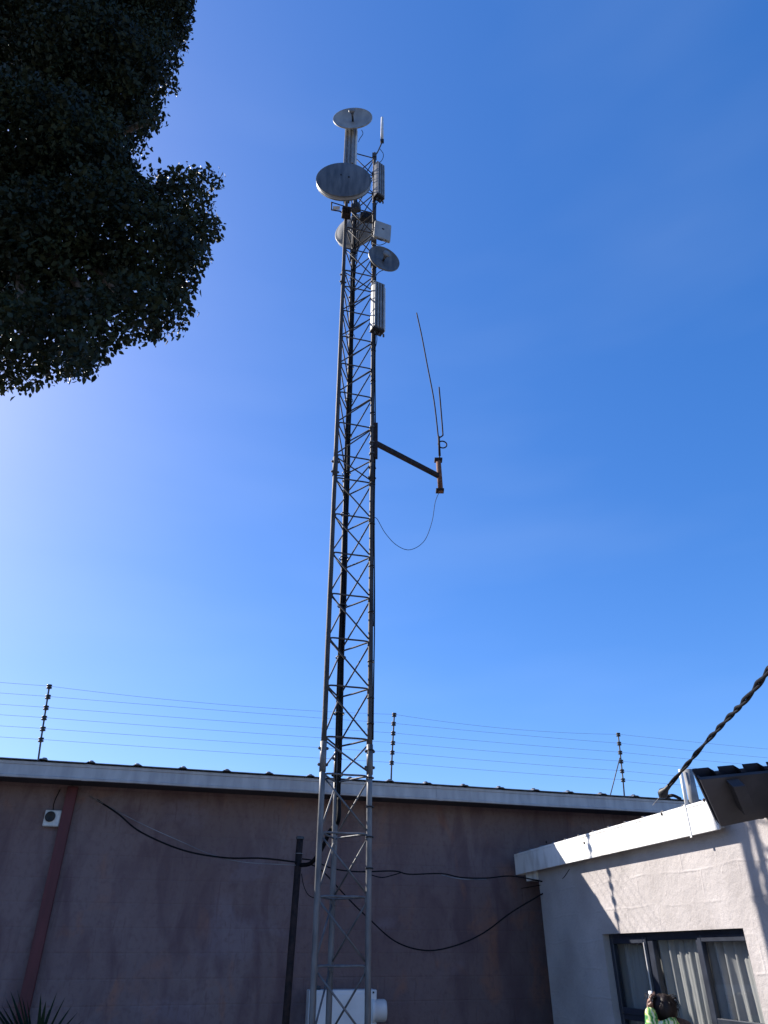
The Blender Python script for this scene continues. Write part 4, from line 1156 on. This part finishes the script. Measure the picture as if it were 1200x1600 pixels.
def person():
    hp = at(1036, 1576, 6.0)                       # centre of the head
    gx, gy = hp.x + .02, hp.y + .02
    base = Vector((gx, gy, 0))
    t = empty('person', base, 'person with dark hair in a green patterned top, one hand raised beside the head', 'person')
    hz_ = hp.z
    s = hz_ / 1.66
    Vv = Vector
    HX = hp.x - gx; HY = hp.y - gy
    nodes = {
        'pel': (Vv((0, 0, .93 * s)), (.15, .11)), 'wst': (Vv((0, 0, 1.08 * s)), (.135, .10)), 'chs': (Vv((0, .0, 1.25 * s)), (.15, .105)), 'sht': (Vv((0, 0, hz_ - .215)), (.115, .08)),
        'nck': (Vv((HX * .5, HY * .5, hz_ - .145)), .05), 'nc2': (Vv((HX * .8, HY * .8, hz_ - .11)), .046), 'jaw': (Vv((HX, HY + .015, hz_ - .06)), (.052, .06)), 'hd': (Vv((HX, HY, 1.66 * s)), (.062, .074)), 'crn': (Vv((HX, HY, 1.712 * s)), (.046, .054)),
        'sl': (Vv((-.145, 0, hz_ - .22)), .062), 'el': (Vv((-.150, -.12, hz_ - .19)), .042), 'wl': (Vv((-.122, -.06, hz_ + .005)), .024), 'pl': (Vv((-.116, -.04, hz_ + .04)), (.025, .015)), 
        'sr': (Vv((.145, 0, hz_ - .235)), .062), 'er': (Vv((.24, .03, 1.10 * s)), .044), 'wr': (Vv((.20, .20, .93 * s)), .028), 'pr': (Vv((.19, .24, .87 * s)), (.034, .017)),
        'hl': (Vv((-.09, 0, .88 * s)), .095), 'kl': (Vv((-.10, .02, .50 * s)), .062), 'al': (Vv((-.10, -.01, .09 * s)), .04), 'tl': (Vv((-.11, .14, .035)), (.042, .03)),
        'hr': (Vv((.09, 0, .88 * s)), .095), 'kr': (Vv((.10, .02, .50 * s)), .062), 'ar': (Vv((.10, -.01, .09 * s)), .04), 'tr': (Vv((.11, .14, .035)), (.042, .03)),
    }
    edges = [('pel', 'wst'), ('wst', 'chs'), ('chs', 'sht'), ('sht', 'nck'), ('nck', 'nc2'), ('nc2', 'jaw'), ('jaw', 'hd'), ('hd', 'crn'),
             ('sht', 'sl'), ('sl', 'el'), ('el', 'wl'), ('wl', 'pl'), ('sht', 'sr'), ('sr', 'er'), ('er', 'wr'), ('wr', 'pr'),
             ('pel', 'hl'), ('hl', 'kl'), ('kl', 'al'), ('al', 'tl'), ('pel', 'hr'), ('hr', 'kr'), ('kr', 'ar'), ('ar', 'tr')]
    # fingers: four plus a thumb, on both hands
    def hand(pk, p, along, across, into):
        al, ac, io = Vv(along).normalized(), Vv(across).normalized(), Vv(into).normalized()
        for i, (o_, L_) in enumerate(((-.027, .058), (-.009, .068), (.009, .064), (.026, .05))):
            a = p + ac * o_ + al * .035; k1 = a + al * L_ * .5 + io * .008; k2 = a + al * L_ * .9 + io * .03
            for q, pt_, r in (('a', a, .0095), ('b', k1, .0088), ('c', k2, .0075)): nodes[pk + q + str(i)] = (pt_, r)
            edges.extend([(pk, pk + 'a' + str(i)), (pk + 'a' + str(i), pk + 'b' + str(i)), (pk + 'b' + str(i), pk + 'c' + str(i))])
        a = p - ac * .036 + al * .0; b = a - ac * .02 + al * .03 + io * .015
        nodes[pk + 't0'] = (a, .012); nodes[pk + 't1'] = (b, .010); edges.extend([(pk, pk + 't0'), (pk + 't0', pk + 't1')])
    hand('pl', nodes['pl'][0] - Vv((0, 0, .02)), (.35, .1, 1), (.3, 1, 0), (1, .1, -.6))
    hand('pr', nodes['pr'][0], (0, .4, -1), (1, 0, 0), (0, 1, .2))
    body = skin_obj('body', nodes, edges, 'pel', M['skin'], t, 2)
    # facial features on the far side (the person looks toward the window, turned slightly left)
    fdir = Vv((-.25, 1, 0)).normalized(); fs_ = Vv((fdir.y, -fdir.x, 0))
    hc = Vv((HX, HY, 1.655 * s)) + t.location
    m = MB(); m.lathe(hc + fdir * .072 + Vv((0, 0, -.012)), (fdir + Vv((0, 0, -.5))), [(.018, -.02), (.014, .006), (.0, .02)], 10); m.build('nose', M['skin'], t)
    for sgn in (-1, 1):
        m = MB(); m.lathe(hc + fdir * .067 + fs_ * .032 * sgn + Vv((0, 0, .012)), fdir, [(.0, .008), (.009, .005), (.012, -.004)], 10); m.build('eye', M['radome'], t)
        m = MB(); m.lathe(hc + fs_ * .063 * sgn + Vv((0, 0, -.01)), fs_ * sgn, [(.0, .012), (.016, .014), (.024, .004), (.02, -.01)], 12); m.build('ear', M['skin'], t)
    m = MB(); m.lathe(hc + fdir * .074 + Vv((0, 0, -.055)), fdir, [(.0, .006), (.014, .003), (.02, -.004)], 10); m.build('mouth', M['red_oxide'], t)
    # hair: full head of dark hair, gathered low at the back
    m = MB(); nu, nv = 26, 18; vs = []; fs = []
    for j in range(nv + 1):
        th = math.pi * j / nv
        for i in range(nu):
            ph = 2 * math.pi * i / nu
            d = Vv((math.sin(th) * math.cos(ph), math.sin(th) * math.sin(ph), math.cos(th)))
            back = max(0, -d.dot(fdir)); front = max(0, d.dot(fdir))
            r = .076 + .018 * back + .006 * math.sin(9 * ph + 5 * th) + .005 * math.sin(21 * ph) * math.sin(th)
            if front > .35 and d.z < .45: r = .058
            q = hc + Vv((0, 0, .008)) - fdir * .008 + Vv((d.x * r, d.y * r, d.z * r * 1.06))
            vs.append(q)
    for j in range(nv):
        for i in range(nu):
            a = j * nu + i; b = j * nu + (i + 1) % nu; fs.append((a, b, b + nu, a + nu))
    m.add(vs, fs, True)
    # loose strands
    for i in range(46):
        a = rng.uniform(-1.9, 1.9); d = (-fdir * math.cos(a) + fs_ * math.sin(a)).normalized(); h = rng.uniform(-.02, .085)
        p = hc + d * .080 + Vv((0, 0, h)); m.tube([p - d * .02, p + d * .022 + Vv((0, 0, .01)), p + d * rng.uniform(.02, .045) + Vv((rng.uniform(-.01, .01), 0, rng.uniform(-.05, .012)))], [.003, .0025, .001], 4)
    m.build('hair', M['hair'], t)
    # clothes: top with sleeves (slightly larger surface over the body), trousers, shoes
    cn = {k: (v[0].copy(), v[1]) for k, v in nodes.items() if k in ('pel', 'wst', 'chs', 'sht', 'nck', 'sl', 'el', 'wl', 'sr', 'er')}
    infl = {'pel': (.168, .128), 'wst': (.155, .118), 'chs': (.17, .122), 'sht': (.15, .11), 'nck': (.125, .11), 'sl': .078, 'el': .062, 'wl': .046, 'sr': .078, 'er': .06}
    cn = {k: (v[0], infl[k]) for k, v in cn.items()}
    cn['wl'] = (nodes['el'][0].lerp(nodes['wl'][0], 1.05), .038)
    cn['nck'] = (cn['nck'][0] + Vv((-.01, -.01, .055)), cn['nck'][1])
    cn['hem'] = (Vv((0, 0, .84 * s)), (.165, .13))
    skin_obj('patterned_top', cn, [('hem', 'pel'), ('pel', 'wst'), ('wst', 'chs'), ('chs', 'sht'), ('sht', 'nck'), ('sht', 'sl'), ('sl', 'el'), ('el', 'wl'), ('sht', 'sr'), ('sr', 'er')], 'pel', M['pattern'], t, 2)
    tn = {'p': (Vv((0, 0, .90 * s)), (.155, .12)), 'hl': (nodes['hl'][0], .108), 'kl': (nodes['kl'][0], .076), 'al': (Vv((-.10, 0, .11)), .058), 'hr': (nodes['hr'][0], .108), 'kr': (nodes['kr'][0], .076), 'ar': (Vv((.10, 0, .11)), .058)}
    skin_obj('trousers', tn, [('p', 'hl'), ('hl', 'kl'), ('kl', 'al'), ('p', 'hr'), ('hr', 'kr'), ('kr', 'ar')], 'p', M['jeans'], t, 2)
    for sx in (-.105, .105):
        m = MB(); c = t.location + Vv((sx, .05, .04)); m.bbox(c, (.095, .27, .075), None, .025); m.build('shoe', M['black_plastic'], t)
    m = MB(); w0 = hc + Vv((.06, -.05, -.06)); m.tube(catmull([w0, w0 + Vv((.07, 0, -.03)), w0 + Vv((.13, .02, -.10)), w0 + Vv((.17, .03, -.2)), w0 + Vv((.18, .04, -.42))], 5), [.022 + .0016 * i for i in range(21)], 12); m.build('shawl', M['shawl'], t, 'brown shawl over the right shoulder')
    m = MB(); m.lathe(hc + Vv((-.035, -.03, -.085)), Vv((-.25, -.15, 1)), [(.05, .035), (.075, .045), (.100, .028), (.115, -.01), (.125, -.06), (.12, -.10), (.08, -.12)], 24); m.build('scarf', M['pattern'], t)
    # phone held to the ear
    pp = t.location + nodes['pl'][0] + Vv((.02, .012, .028))
    ph = MB(); ph.bbox(pp, (.009, .045, .07), (Vv((1, .2, 0)), Vv((-.2, 1, 0)), Vv((.15, 0, 1))), .004); o = ph.build('phone', M['white_box'])
    tag(o, 'pale phone held up beside the head of the person', 'phone')
person()
